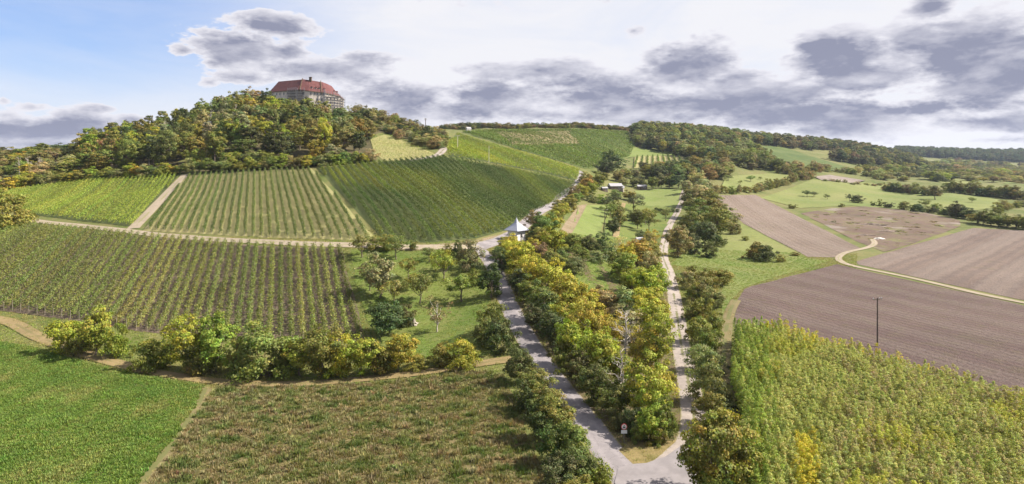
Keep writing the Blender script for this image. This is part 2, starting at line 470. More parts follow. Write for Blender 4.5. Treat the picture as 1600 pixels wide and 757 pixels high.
def inside(poly, X, Y):
    X = np.asarray(X); Y = np.asarray(Y)
    r = np.zeros(X.shape, bool)
    m = len(poly)
    for i in range(m):
        x0, y0 = poly[i][0], poly[i][1]; x1, y1 = poly[(i + 1) % m][0], poly[(i + 1) % m][1]
        c = ((y0 > Y) != (y1 > Y))
        with np.errstate(divide='ignore', invalid='ignore'):
            xi = (x1 - x0) * (Y - y0) / (y1 - y0 + 1e-12) + x0
        r ^= c & (X < xi)
    return r
def poly_world(pts, step=14):
    """trace pixels (or (px, 'd', depth)) to a densified outline on the ground"""
    out = []
    m = len(pts)
    for i in range(m):
        a, b = pts[i], pts[(i + 1) % m]
        if len(a) == 3 or len(b) == 3:
            pa = gp(a[0], a[2]) if len(a) == 3 else cast(*a)
            pb = gp(b[0], b[2]) if len(b) == 3 else cast(*b)
            k_ = max(1, int((pb - pa).length / 12))
            for q in range(k_):
                p = pa.lerp(pb, q / k_)
                out.append((p.x, p.y))
        else:
            L = math.hypot(b[0] - a[0], b[1] - a[1])
            k_ = max(1, int(L / step))
            for q in range(k_):
                t = q / k_
                p = cast(a[0] + (b[0] - a[0]) * t, a[1] + (b[1] - a[1]) * t)
                out.append((p.x, p.y))
    return out
def patch(name, pts, mat, off=0.06, step=5.0, jit=0.0, label=None, world=None):
    pw = world or poly_world(pts)
    if jit:
        pw = [(x + random.uniform(-jit, jit), y + random.uniform(-jit, jit)) for x, y in pw]
    xs = [p[0] for p in pw]; ys = [p[1] for p in pw]
    area = (max(xs) - min(xs)) * (max(ys) - min(ys))
    st = max(step, math.sqrt(area / 6000))
    gx, gy = np.meshgrid(np.arange(min(xs), max(xs), st), np.arange(min(ys), max(ys), st))
    gx = gx.ravel() + 0.137; gy = gy.ravel() + 0.211
    ins = inside(pw, gx, gy)
    vin = [Vector((x, y)) for x, y in pw] + [Vector((x, y)) for x, y in zip(gx[ins], gy[ins])]
    nb = len(pw)
    edges = [(i, (i + 1) % nb) for i in range(nb)]
    r = delaunay_2d_cdt(vin, edges, [list(range(nb))], 1, 1e-4)
    V = r[0]
    vx = np.array([v.x for v in V]); vy = np.array([v.y for v in V])
    vz = H(vx, vy) + off + np.clip(vy - 300, 0, 600) * 0.0006
    o = mesh_obj(name, np.stack([vx, vy, vz], 1), r[2], mat, smooth=True)
    o['kind'] = 'structure'
    if label: o['label'] = label
    return o, pw
def catmull(P, per=8):
    out = []
    m = len(P)
    for i in range(m - 1):
        p0, p1, p2, p3 = P[max(i - 1, 0)], P[i], P[i + 1], P[min(i + 2, m - 1)]
        for k_ in range(per):
            t = k_ / per
            out.append(0.5 * ((2 * p1) + (p2 - p0) * t + (2 * p0 - 5 * p1 + 4 * p2 - p3) * t * t + (3 * p1 - p0 - 3 * p2 + p3) * t ** 3))
    out.append(P[-1])
    return out
def ribbon(name, pts, width, mat, off=0.12, label=None, nx=6, per=8):
    P = []
    for q in pts:
        p = gp(q[0], q[2]) if len(q) == 3 else cast(*q)
        P.append(Vector((p.x, p.y)))
    C = catmull(P, per)
    V, UV, Fc = [], [], []
    L = 0.0
    for i, c in enumerate(C):
        t = (C[min(i + 1, len(C) - 1)] - C[max(i - 1, 0)]).normalized()
        nr = Vector((t.y, -t.x))
        if i: L += (c - C[i - 1]).length
        w = width(i / (len(C) - 1)) if callable(width) else width
        for j in range(nx + 1):
            u = j / nx
            p = c + nr * (u - 0.5) * w
            z = float(H(p.x, p.y)) + off + max(0, p.y - 300) * 0.0006 + 0.05 * (1 - (2 * u - 1) ** 2)
            V.append((p.x, p.y, z)); UV.append((u, L))
        if i:
            a = (i - 1) * (nx + 1); b = i * (nx + 1)
            for j in range(nx):
                Fc.append((a + j, a + j + 1, b + j + 1, b + j))
    o = mesh_obj(name, V, Fc, mat, smooth=True)
    me = o.data
    uvl = me.uv_layers.new(name='UVMap')
    for l in me.loops:
        uvl.data[l.index].uv = UV[l.vertex_index]
    o['kind'] = 'structure'
    if label: o['label'] = label
    return o, C

# ------------------------------------------------------------------ the ground
idx = np.arange(len(GX) * len(GY)).reshape(len(GY), len(GX))
quads = np.stack([idx[:-1, :-1], idx[:-1, 1:], idx[1:, 1:], idx[1:, :-1]], -1).reshape(-1, 4)
tm = np_mesh('ground', np.stack([XX.ravel(), YY.ravel(), ZZ.ravel()], 1), quads, 4, 'rough_grass')
tm.polygons.foreach_set('use_smooth', [True] * len(tm.polygons))
ground = link('ground', tm)
tag(ground, 'rolling rough grass ground under the whole valley', kind='structure')
NO_GRASS, LUSH, TRACKS = [], [], []
_patch, _ribbon = patch, ribbon
def patch(name, pts, mat, *a, **k):
    r = _patch(name, pts, mat, *a, **k)
    if mat in ('crop_soil', 'weed_soil', 'vine_soil', 'vine_turf', 'vine_grass', 'vine_far', 'plough_a', 'plough_b', 'plough_c', 'pale_earth', 'forest_floor', 'fallow', 'apron'):
        NO_GRASS.append(r[1])
    if mat in ('lush_grass', 'mown_grass', 'meadow'):
        LUSH.append(r[1])
    return r
def ribbon(name, pts, width, mat, *a, **k):
    r = _ribbon(name, pts, width, mat, *a, **k)
    TRACKS.append((r[1], 4.6 if callable(width) else (width if mat not in ('dirt_path', 'dry_strip') else width * 0.4)))
    return r
# ------------------------------------------------------------------ fields, lawns and soils
_, CROP = patch('crop_field', [(-150, 512), (-60, 525), (60, 545), (150, 572), (230, 590), (318, 603), (300, 640), (268, 690), (215, 757), (175, 830), (-260, 830)], 'crop_soil', 0.07, 3, 0.3, 'soil of the lush green crop field in the lower left corner')
_, WEED = patch('weedy_meadow', [(340, 606), (450, 606), (600, 599), (760, 580), (792, 592), (812, 650), (850, 757), (890, 830), (196, 830), (232, 757), (300, 660)], 'weed_soil', 0.07, 3, 0.3, 'overgrown brown weedy meadow in the lower middle')
_, VA = patch('vineyard_soil', [(-90, 492), (0, 486), (100, 500), (230, 520), (400, 532), (572, 536), (560, 490), (545, 435), (535, 389), (400, 384), (200, 367), (40, 352), (-90, 346)], 'vine_soil', 0.07, 3, 0.2, 'bare brown soil under the lower vineyard')
_, VC = patch('vineyard_soil', [(-30, 322), (-30, 306), (20, 299), (110, 286), (200, 279), (280, 273), (212, 355), (120, 345), (40, 335)], 'vine_turf', 0.07, 4, 0.2, 'green turf under the yellow green upper left vineyard')
_, VB = patch('vineyard_soil', [(292, 274), (400, 267), (486, 263), (590, 377), (420, 372), (224, 361)], 'vine_grass', 0.07, 4, 0.2, 'straw coloured grass under the open vineyard below the castle hill')
_, VD = patch('vineyard_soil', [(495, 263), (600, 254), (690, 246), (780, 262), (860, 277), (900, 288), (893, 303), (850, 327), (792, 360), (742, 374), (665, 380), (600, 377)], 'vine_turf', 0.07, 5, 0.2, 'green turf under the dark dense vineyard on the middle slope')
_, VD2 = patch('vineyard_soil', [(700, 244), (697, 222), (715, 210), (800, 235), (880, 258), (906, 266), (902, 284), (860, 273), (780, 257)], 'vine_turf', 0.08, 6, 0.3, 'turf under the sunny vineyard band above the poles')
_, VD3 = patch('vineyard_soil', [(722, 207), (770, 204), (905, 203), (980, 206), (992, 228), (985, 243), (940, 262), (912, 264), (880, 254), (800, 231)], 'vine_far', 0.10, 9, 0.3, 'turf under the high vineyards near the ridge')
_, VX = patch('vineyard_soil', [(775, 207), (893, 205), (906, 226), (800, 228)], 'vine_strip', 0.35, 8, 0.3, 'pale turf under the widely spaced vineyard strip near the ridge')
_, VE = patch('vineyard_soil', [(578, 218), (600, 211), (625, 217), (660, 233), (683, 243), (640, 250), (600, 252), (585, 240)], 'vine_grass', 0.07, 5, 0.3, 'pale grass under the small young vineyard beside the castle hill')
_, VF = patch('vineyard_soil', [(992, 246), (1065, 243), (1072, 256), (1050, 264), (990, 264)], 'vine_grass', 0.30, 8, 0.3, 'pale turf under the small striped vineyard beyond the cottages')
patch('meadow', [(988, 246), (940, 256), (960, 232), (1000, 232), (1080, 240), (1068, 246)], 'mown_grass', 0.12, 9, 0.5, 'light green grass slope above the small striped vineyard')
patch('meadow', [(548, 390), (640, 393), (742, 388), (756, 420), (768, 470), (776, 520), (778, 556), (640, 562), (596, 540), (574, 500), (556, 440)], 'lush_grass', 0.07, 4, 0.3, 'bright green orchard lawn beside the lower vineyard')
patch('bank', [(560, 378), (650, 384), (735, 378), (795, 364), (797, 372), (745, 389), (640, 392), (560, 387)], 'bank', 0.065, 3, 0.2, 'bare earth bank below the dark vineyard')
patch('meadow', [(905, 322), (952, 320), (942, 350), (935, 374), (890, 370)], 'mown_grass', 0.08, 5, 0.2, 'mown green strip with a pole near the garden trees')
patch('bank', [(903, 322), (918, 320), (893, 368), (872, 366)], 'bank', 0.13, 4, 0.3, 'bare tan strip along the mown grass')
patch('meadow', [(952, 318), (1000, 320), (1050, 324), (1058, 332), (1036, 360), (1028, 386), (940, 384), (945, 350)], 'lush_grass', 0.07, 5, 0.3, 'green orchard grass between the garden tree rows')
patch('meadow', [(992, 299), (1030, 296), (1066, 297), (1064, 312), (1056, 325), (1000, 322)], 'mown_grass', 0.10, 6, 0.3, 'bright mown lawn beyond the garden trees')
patch('meadow', [(1045, 415), (1110, 365), (1160, 350), (1190, 366), (1262, 404), (1298, 408), (1160, 450), (1140, 470), (1128, 500), (1130, 420)], 'meadow', 0.07, 4, 0.3, 'patchy green meadow beside the ploughed strip')
patch('meadow', [(880, 410), (960, 405), (985, 440), (960, 470), (900, 465)], 'lush_grass', 0.07, 4, 0.3, 'small grassy clearing inside the autumn copse')
patch('meadow', [(1188, 310), (1230, 296), (1270, 281), (1330, 284), (1420, 293), (1560, 312), (1566, 324), (1500, 332), (1440, 330), (1330, 322), (1250, 326)], 'meadow', 0.10, 8, 0.6, 'wide light green pasture on the right slope')
patch('meadow', [(1122, 300), (1135, 276), (1200, 272), (1262, 272), (1230, 286), (1180, 302)], 'meadow', 0.12, 8, 0.5, 'pale green pasture behind the diagonal hedge')
patch('ploughed_field', [(1114, 306), (1180, 305), (1232, 331), (1346, 389), (1302, 403), (1262, 402), (1162, 350)], 'plough_a', 0.09, 4, 0.3, 'pale brown ploughed strip left of the waste ground')
patch('ploughed_field', [(1146, 478), (1162, 452), (1308, 413), (1340, 421), (1460, 447), (1600, 478), (1850, 532), (1850, 772), (1600, 652), (1370, 580), (1230, 538), (1150, 528)], 'plough_b', 0.08, 4, 0.3, 'dark brown ploughed field with a wooden pole')
patch('ploughed_field', [(1338, 409), (1410, 388), (1520, 357), (1600, 361), (1850, 372), (1850, 510), (1600, 470), (1460, 440), (1342, 414)], 'plough_c', 0.08, 5, 0.3, 'furrowed tan ploughed field at the right edge')
patch('waste_ground', [(1252, 334), (1300, 326), (1350, 323), (1440, 332), (1500, 345), (1502, 354), (1430, 380), (1380, 394), (1340, 378), (1300, 358)], 'fallow', 0.09, 5, 0.5, 'reddish overgrown waste ground')
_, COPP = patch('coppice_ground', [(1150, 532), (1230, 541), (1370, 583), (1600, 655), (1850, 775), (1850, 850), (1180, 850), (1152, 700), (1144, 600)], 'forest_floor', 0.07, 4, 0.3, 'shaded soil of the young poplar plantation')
patch('lane_verge', [(760, 396), (790, 392), (1030, 400), (1052, 480), (1062, 560), (1072, 640), (1060, 700), (1030, 722), (990, 728), (960, 712), (905, 640), (858, 570), (820, 505), (790, 450)], 'leaf_litter', 0.065, 4, 0.3, 'leaf strewn ground under the autumn copse')
patch('lane_verge', [(966, 706), (985, 690), (1020, 692), (1058, 690), (1050, 708), (1020, 726), (992, 728)], 'dry_grass', 0.12, 1.5, 0.15, 'dry grassy tip between the lanes')
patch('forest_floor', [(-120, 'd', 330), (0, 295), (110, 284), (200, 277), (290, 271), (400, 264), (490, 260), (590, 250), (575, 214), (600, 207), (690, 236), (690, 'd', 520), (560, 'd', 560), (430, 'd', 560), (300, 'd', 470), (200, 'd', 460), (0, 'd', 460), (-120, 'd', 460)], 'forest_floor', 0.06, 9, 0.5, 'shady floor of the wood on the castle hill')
patch('vineyard_soil', [(1178, 232), (1215, 227), (1262, 244), (1338, 266), (1290, 268), (1230, 256)], 'vine_far', 0.3, 14, 1.0, 'turf under the narrow vineyard strips on the far right hill')
patch('meadow', [(1455, 280), (1490, 273), (1535, 277), (1520, 288), (1475, 288)], 'meadow', 0.3, 14, 1.0, 'small pale field in the far valley')
patch('meadow', [(1560, 280), (1640, 276), (1660, 284), (1570, 288)], 'mown_grass', 0.3, 14, 1.0, 'far green field at the right edge')
patch('bank', [(1272, 277), (1296, 274), (1352, 283), (1335, 287), (1285, 283)], 'pale_earth', 0.3, 8, 0.6, 'bare pale bank above the right pasture')

# ------------------------------------------------------------------ lanes and tracks
road, RC = ribbon('road', [(1025, 830), (992, 765), (958, 718), (908, 650), (862, 588), (822, 528), (796, 478), (777, 430), (760, 402), (746, 387)], 4.6, 'asphalt', 0.09, 'pale asphalt lane climbing past the autumn copse')
ribbon('road', [(742, 389), (762, 382), (785, 374), (818, 353), (848, 328), (878, 306), (897, 292), (905, 280), (908, 268)], lambda t: 5.2 - 1.2 * t, 'asphalt', 0.15, 'pale lane running on past the white chapel')
ribbon('farm_track', [(1040, 728), (1060, 710), (1078, 690), (1084, 655), (1078, 610), (1066, 550), (1056, 480), (1046, 430), (1036, 398), (1044, 358), (1060, 328), (1070, 297)], 3.7, 'gravel', 0.11, 'pale gravel track between the copse and the hedge')
ribbon('farm_track', [(-140, 338), (-20, 339), (50, 345), (110, 352), (200, 362), (300, 372), (400, 378), (520, 383), (640, 387), (710, 387), (750, 386)], 3.6, 'vine_track', 0.15, 'sandy track between the vineyards')
ribbon('farm_track', [(-120, 478), (0, 500), (60, 527), (140, 556), (220, 578), (300, 592), (380, 600), (480, 600), (580, 592), (680, 580), (770, 566), (800, 562)], 3.0, 'dirt_path', 0.13, 'dry grass path along the shrub hedge')
ribbon('farm_track', [(290, 273), (270, 293), (240, 325), (208, 358)], 4.0, 'vine_track', 0.12, 'pale grass path between two vineyards')
ribbon('farm_track', [(322, 606), (305, 640), (272, 690), (220, 757), (170, 840)], 2.2, 'dry_strip', 0.06, 'dry strip between green crop and weeds')
ribbon('farm_track', [(640, 251), (668, 247), (688, 240), (696, 231), (690, 226)], 4.5, 'gravel', 0.16, 'pale hairpin track above the vineyard')
ribbon('farm_track', [(1850, 521), (1600, 474), (1450, 441), (1345, 419), (1312, 408), (1316, 398), (1345, 390), (1366, 382), (1362, 374)], 2.5, 'vine_track', 0.15, 'curved farm track between the ploughed fields')
ribbon('farm_track', [(1150, 470), (1140, 490), (1133, 530), (1128, 600)], 2.6, 'dry_strip', 0.13, 'overgrown field track beside the plantation')
ribbon('farm_track', [(975, 318), (968, 340), (962, 372)], 2.6, 'dirt_path', 0.13, 'faint path between the garden tree rows')
patch('lane_apron', [(960, 757), (966, 735), (985, 728), (1010, 726), (1040, 716), (1062, 700), (1084, 690), (1090, 757), (1100, 830), (1000, 830)], 'apron', 0.185, 1.5, 0.05, 'pale asphalt fan where the lane and the track meet')
# ------------------------------------------------------------------ plant builders
def unit(v):
    return v / (np.linalg.norm(v, axis=-1, keepdims=True) + 1e-9)
def leaf_quads(C, Nrm, size, r):
    """one small pointed leaf spray (a bent quad) at every centre"""
    n_ = len(C)
    a = unit(np.cross(Nrm, unit(r.normal(size=(n_, 3)))))
    b = np.cross(Nrm, a)
    s = (size * r.uniform(0.6, 1.35, n_))[:, None]
    asp = r.uniform(0.45, 0.8, n_)[:, None]
    droop = Nrm * s * r.uniform(-0.25, 0.1, n_)[:, None]
    V = np.stack([C - a * s, C - b * s * asp + droop * 0.3, C + a * s + droop, C + b * s * asp + droop * 0.3], 1).reshape(-1, 3)
    Fc = np.arange(4 * n_).reshape(n_, 4)
    return V, Fc
def tube(path, radii, sides=6):
    V, Fc = [], []
    m = len(path)
    for i in range(m):
        t = (path[min(i + 1, m - 1)] - path[max(i - 1, 0)])
        t = t / (np.linalg.norm(t) + 1e-9)
        up = np.array([1.0, 0, 0]) if abs(t[2]) > 0.8 else np.array([0, 0, 1.0])
        a = np.cross(t, up); a /= np.linalg.norm(a); b = np.cross(t, a)
        for k_ in range(sides):
            th = 6.2832 * k_ / sides
            V.append(path[i] + (a * math.cos(th) + b * math.sin(th)) * radii[i])
    for i in range(m - 1):
        for k_ in range(sides):
            k2 = (k_ + 1) % sides
            Fc.append((i * sides + k_, i * sides + k2, (i + 1) * sides + k2, (i + 1) * sides + k_))
    return V, Fc
def merge(parts):
    V, Fc = [], []
    for v, f in parts:
        o = len(V)
        V += list(v)
        Fc += [tuple(q + o for q in ff) for ff in f]
    return V, Fc
def limb(p0, p1, r0, r1, r, wob=0.12, seg=5, sides=6):
    p0 = np.array(p0, float); p1 = np.array(p1, float)
    L = np.linalg.norm(p1 - p0)
    pts = [p0 + (p1 - p0) * i / seg + (r.normal(size=3) * wob * L * 0.3 if 0 < i < seg else 0) for i in range(seg + 1)]
    rad = [r0 + (r1 - r0) * i / seg for i in range(seg + 1)]
    return tube(pts, rad, sides)
PROTO = {}
def make_plant(key, seed, h, w, z0, nclump, nleaf, leaf, shape='round', trunk_r=0.16, bark='bark', limbs=5, lump=0.28, tint=0.25, clump=0.2, openness=0.0, stems=1):
    """meshes of one plant: tapered trunk with limbs, and a crown of leaf sprays gathered in clumps"""
    r = np.random.default_rng(seed)
    rx, rz = w / 2, (h - z0) / 2
    cz_ = z0 + rz
    k1, k2, k3 = r.normal(size=(3, 3)) * 2.2
    p = r.uniform(0, 6.28, 3)
    cs_, rad = [], []
    tries = 0
    while len(cs_) < nclump and tries < 6000:
        tries += 1
        d = unit(r.normal(size=3))
        rr = r.uniform(0.25, 1.0) ** 0.45
        lm = 1 + lump * (math.sin(k1 @ d + p[0]) + math.sin(k2 @ d + p[1]) + math.sin(k3 @ d + p[2])) / 1.7
        q = d * min(rr * lm, 1.18)
        if shape == 'cone':
            zz = r.uniform(0, 1) ** 1.3
            ww = (1 - zz) * 0.95 + 0.06
            an = r.uniform(0, 6.28); ra_ = math.sqrt(r.uniform(0.2, 1)) * ww
            q = np.array([math.cos(an) * ra_, math.sin(an) * ra_, zz * 2 - 1])
        elif shape == 'dome':
            if q[2] < -0.75: continue
            q[2] = q[2] * 0.9 + 0.05
        elif shape == 'bush':
            q[2] = abs(q[2]) * 1.9 - 0.95 if r.uniform() < 0.65 else q[2]
        elif shape == 'column':
            zz = r.uniform(0, 1)
            ww = math.sin(math.pi * min(1, zz * 0.82 + 0.16)) ** 0.7
            an = r.uniform(0, 6.28); ra_ = math.sqrt(r.uniform(0, 1)) * ww
            q = np.array([math.cos(an) * ra_, math.sin(an) * ra_, zz * 2 - 1])
        c = np.array([q[0] * rx, q[1] * rx, cz_ + q[2] * rz])
        if c[2] < z0 * 0.9 + 0.02: c[2] = z0 * 0.9 + 0.02 + r.uniform(0, 0.3)
        cs_.append(c); rad.append(w * clump * r.uniform(0.65, 1.3))
    cs_ = np.array(cs_); rad = np.array(rad)
    m = len(cs_)
    ci = np.repeat(np.arange(m), nleaf)
    d = unit(r.normal(size=(len(ci), 3)))
    d[:, 2] = np.where(r.uniform(size=len(ci)) < 0.55, np.abs(d[:, 2]), d[:, 2])
    fl = np.array([1, 1, 0.75])
    C = cs_[ci] + d * fl * (rad[ci] * r.uniform(0.45, 1.0, len(ci)) ** 0.6)[:, None]
    st_ = r.uniform(size=len(ci)) < 0.06        # stray sprays beyond the clumps
    C[st_] += d[st_] * rad[ci][st_][:, None] * r.uniform(0.2, 0.7, (st_.sum(), 1))
    if shape == 'cone':
        C[:, 2] -= np.linalg.norm(C[:, :2], axis=1) * 0.35
    C[:, 2] = np.maximum(C[:, 2], 0.04)
    outw = unit((C - np.array([0, 0, cz_])) / np.array([rx, rx, rz]))
    Nn = unit(d * 0.75 + outw * 0.55 + r.normal(size=(len(ci), 3)) * 0.55)
    V, Fc = leaf_quads(C, Nn, leaf, r)
    ct_ = 1 + r.normal(size=(m, 1)) * tint * 0.55 + r.normal(size=(m, 3)) * tint * np.array([0.35, 0.12, 0.25])
    lv = ct_[ci] * (1 + r.normal(size=(len(ci), 1)) * 0.20) * (1 + r.normal(size=(len(ci), 3)) * np.array([0.10, 0.05, 0.10]))
    lv = np.concatenate([np.clip(lv, 0.35, 2.0), np.ones((len(ci), 1))], 1)
    crown = np_mesh(key + '_crown', V, Fc, 4, 'leaf', lv)
    parts = []
    top = np.array([r.normal() * 0.05 * w, r.normal() * 0.05 * w, z0 + (h - z0) * 0.72])
    if stems == 1:
        base = [np.array([0, 0, -0.35]), np.array([0, 0, 0.15]), np.array([r.normal() * .03 * w, r.normal() * .03 * w, max(z0, 0.6)]), top]
        parts.append(tube(base, [trunk_r * 1.5, trunk_r * 1.15, trunk_r * 0.8, trunk_r * 0.2], 7))
        forks = [np.array([0, 0, max(z0 * 0.85, 0.4) + (h - z0) * q]) for q in r.uniform(0.0, 0.45, limbs)]
    else:
        forks = [np.array([r.normal() * 0.08 * w, r.normal() * 0.08 * w, -0.2]) for _ in range(limbs)]
    for fk in forks:
        tgt = cs_[r.integers(m)]
        tgt = tgt if tgt[2] > fk[2] else tgt + np.array([0, 0, fk[2] - tgt[2] + 0.3 * rz])
        parts.append(limb(fk, tgt, trunk_r * (0.5 if stems == 1 else 0.6), trunk_r * 0.12, r, sides=5))
    tv, tf = merge(parts)
    tme = bpy.data.meshes.new(key + '_trunk')
    tme.from_pydata([tuple(v) for v in tv], [], tf)
    tme.polygons.foreach_set('use_smooth', [True] * len(tme.polygons))
    tme.materials.append(MATS[bark]); tme.update()
    PROTO[key] = (tme, crown, h, w)
for i in range(5):
    make_plant('broad%d' % i, 100 + i, 8.0, 6.2, 0.9, 84, 100, 0.16, 'round', 0.17, limbs=12, lump=0.38, clump=0.13)
for i in range(4):
    make_plant('shrub%d' % i, 200 + i, 4.0, 5.0, 0.15, 52, 105, 0.125, 'bush', 0.07, limbs=8, stems=5, clump=0.13, lump=0.38)
for i in range(4):
    make_plant('fruit%d' % i, 300 + i, 5.0, 4.6, 1.25, 34, 62, 0.13, 'dome', 0.12, limbs=8, clump=0.14, lump=0.40, bark='bark')
for i in range(4):
    make_plant('tall%d' % i, 400 + i, 12.0, 6.4, 3.2, 62, 80, 0.24, 'round', 0.2, limbs=9, clump=0.14, lump=0.30, bark='bark')
for i in range(2):
    make_plant('conifer%d' % i, 500 + i, 12.0, 5.0, 1.2, 62, 60, 0.22, 'cone', 0.2, limbs=3, clump=0.11)
for i in range(2):
    make_plant('airy%d' % i, 600 + i, 8.0, 5.2, 1.4, 40, 34, 0.13, 'round', 0.14, limbs=16, clump=0.15, lump=0.4, bark='pale_bark')
for i in range(3):
    make_plant('sapling%d' % i, 700 + i, 4.6, 1.5, 0.25, 40, 42, 0.055, 'column', 0.03, limbs=3, clump=0.15, tint=0.3)
make_plant('veteran0', 801, 9.5, 8.0, 0.5, 110, 120, 0.17, 'round', 0.25, limbs=9, clump=0.115, lump=0.22, tint=0.3)
for i in range(2):
    make_plant('willow%d' % i, 850 + i, 6.5, 6.5, 0.2, 70, 95, 0.16, 'bush', 0.14, limbs=8, clump=0.14, lump=0.2, tint=0.18, stems=3)
def make_bare(key, seed, h, bark):
    r = np.random.default_rng(seed)
    top = np.array([r.normal() * 0.25, r.normal() * 0.25, h])
    base = [np.array([0, 0, -0.3]), np.array([0, 0, h * 0.3]) + r.normal(size=3) * 0.1, np.array([0, 0, h * 0.65]) + r.normal(size=3) * 0.15, top]
    tr = tube(base, [0.2, 0.15, 0.10, 0.03], 7)
    br = []
    for q in range(26):
        z = h * r.uniform(0.25, 0.97)
        an = r.uniform(0, 6.28); L = (h - z) * 0.32 + r.uniform(0.35, 1.0)
        p0 = np.array([0, 0, z]) + top * np.array([z / h, z / h, 0]) * 0.8
        p1 = p0 + np.array([math.cos(an) * L, math.sin(an) * L, L * r.uniform(0.25, 0.9)])
        br.append(limb(p0, p1, 0.06, 0.02, r, 0.25, 4, 4))
        for _ in range(2):
            t = r.uniform(0.4, 0.9); ps = p0 + (p1 - p0) * t
            br.append(limb(ps, ps + r.normal(size=3) * 0.35 + np.array([0, 0, 0.5]), 0.035, 0.012, r, 0.3, 3, 3))
    ms = []
    for nm, (v, f) in (('_trunk', tr), ('_crown', merge(br))):
        me = bpy.data.meshes.new(key + nm)
        me.from_pydata([tuple(x) for x in v], [], f)
        me.materials.append(MATS[bark]); me.update()
        ms.append(me)
    PROTO[key] = (ms[0], ms[1], h, 3.0)
for i in range(3):
    make_bare('bare%d' % i, 900 + i, 9.0, 'pale_bark')

PALETTE = {  # leaf colours
    'green': (0.140, 0.165, 0.044), 'dark green': (0.085, 0.102, 0.038), 'olive': (0.185, 0.190, 0.048), 'yellow green': (0.26, 0.265, 0.040),
    'yellow': (0.345, 0.315, 0.05), 'golden': (0.365, 0.305, 0.055), 'orange': (0.36, 0.262, 0.07), 'rust brown': (0.225, 0.192, 0.088),
    'grey green': (0.185, 0.205, 0.085), 'pale brown': (0.29, 0.262, 0.14), 'russet': (0.18, 0.148, 0.08), 'bright green': (0.21, 0.25, 0.042),
    'blue green': (0.082, 0.112, 0.045), 'straw': (0.42, 0.36, 0.19), 'white': (0.4, 0.4, 0.36)}
TREES = []      # (empty, colour word, noun, place phrase, group) -> labels are written at the end
def plant(key, p, hgt, wid, colour, noun, place, group, crown_name='crown', jitter=True):
    tme, cme, ph_, pw_ = PROTO[key]
    e = empty(noun.replace(' ', '_'), (p[0], p[1], p[2] if len(p) > 2 else float(H(p[0], p[1]))), random.uniform(0, 6.28))
    s = wid / pw_
    e.scale = (s, s, hgt / ph_)
    if tme is not None:
        link('trunk', tme, e)
    c = link('crown', cme, e)
    k_ = PALETTE[colour]
    j = (random.gauss(1, 0.10), random.gauss(1, 0.06), random.gauss(1, 0.10)) if jitter else (1, 1, 1)
    b = random.uniform(0.85, 1.15)
    c['col'] = [max(0.005, k_[i] * j[i] * b) for i in range(3)] + [1.0]
    TREES.append((e, colour, noun, place, group))
    return e
def plant_px(kind, px, py, hp, wp, colour, noun, place, group):
    p = cast(px, py)
    d = p.y
    opts = [q for q in PROTO if q.rstrip('0123456789') == kind]
    return plant(random.choice(opts), p, hp / F * d, wp / F * d, colour, noun, place, group)

# hedge of shrubs along the dry grass path
for (px, py, h_, w_, c, kd) in [(106, 549, 50, 52, 'yellow green', 'shrub'), (150, 556, 74, 50, 'yellow green', 'broad'), (182, 558, 50, 42, 'yellow green', 'shrub'),
        (128, 553, 38, 40, 'olive', 'shrub'), (238, 577, 46, 58, 'olive', 'shrub'), (262, 570, 40, 40, 'green', 'shrub'), (292, 581, 78, 62, 'yellow green', 'broad'), (338, 582, 84, 58, 'yellow green', 'broad'),
        (315, 584, 48, 55, 'green', 'shrub'), (375, 583, 46, 40, 'olive', 'shrub'), (410, 589, 78, 92, 'olive', 'willow'), (468, 588, 62, 56, 'yellow green', 'broad'),
        (440, 586, 45, 50, 'green', 'shrub'), (500, 590, 78, 62, 'olive', 'broad'), (530, 588, 58, 52, 'yellow green', 'shrub'), (564, 588, 66, 60, 'yellow green', 'broad'),
        (596, 584, 54, 50, 'green', 'shrub'), (622, 581, 54, 56, 'yellow green', 'broad'), (690, 571, 34, 46, 'olive', 'shrub'), (727, 573, 42, 56, 'yellow green', 'shrub'), (655, 577, 22, 40, 'olive', 'shrub')]:
    plant_px(kd, px, py, h_, w_, c, 'hedge shrub', 'in the hedge along the grass path', 'shrubs of the front hedge')
plant_px('willow', 16, 354, 56, 64, 'olive', 'shrub', 'at the left edge beside the sandy vineyard track', 'single shrubs')

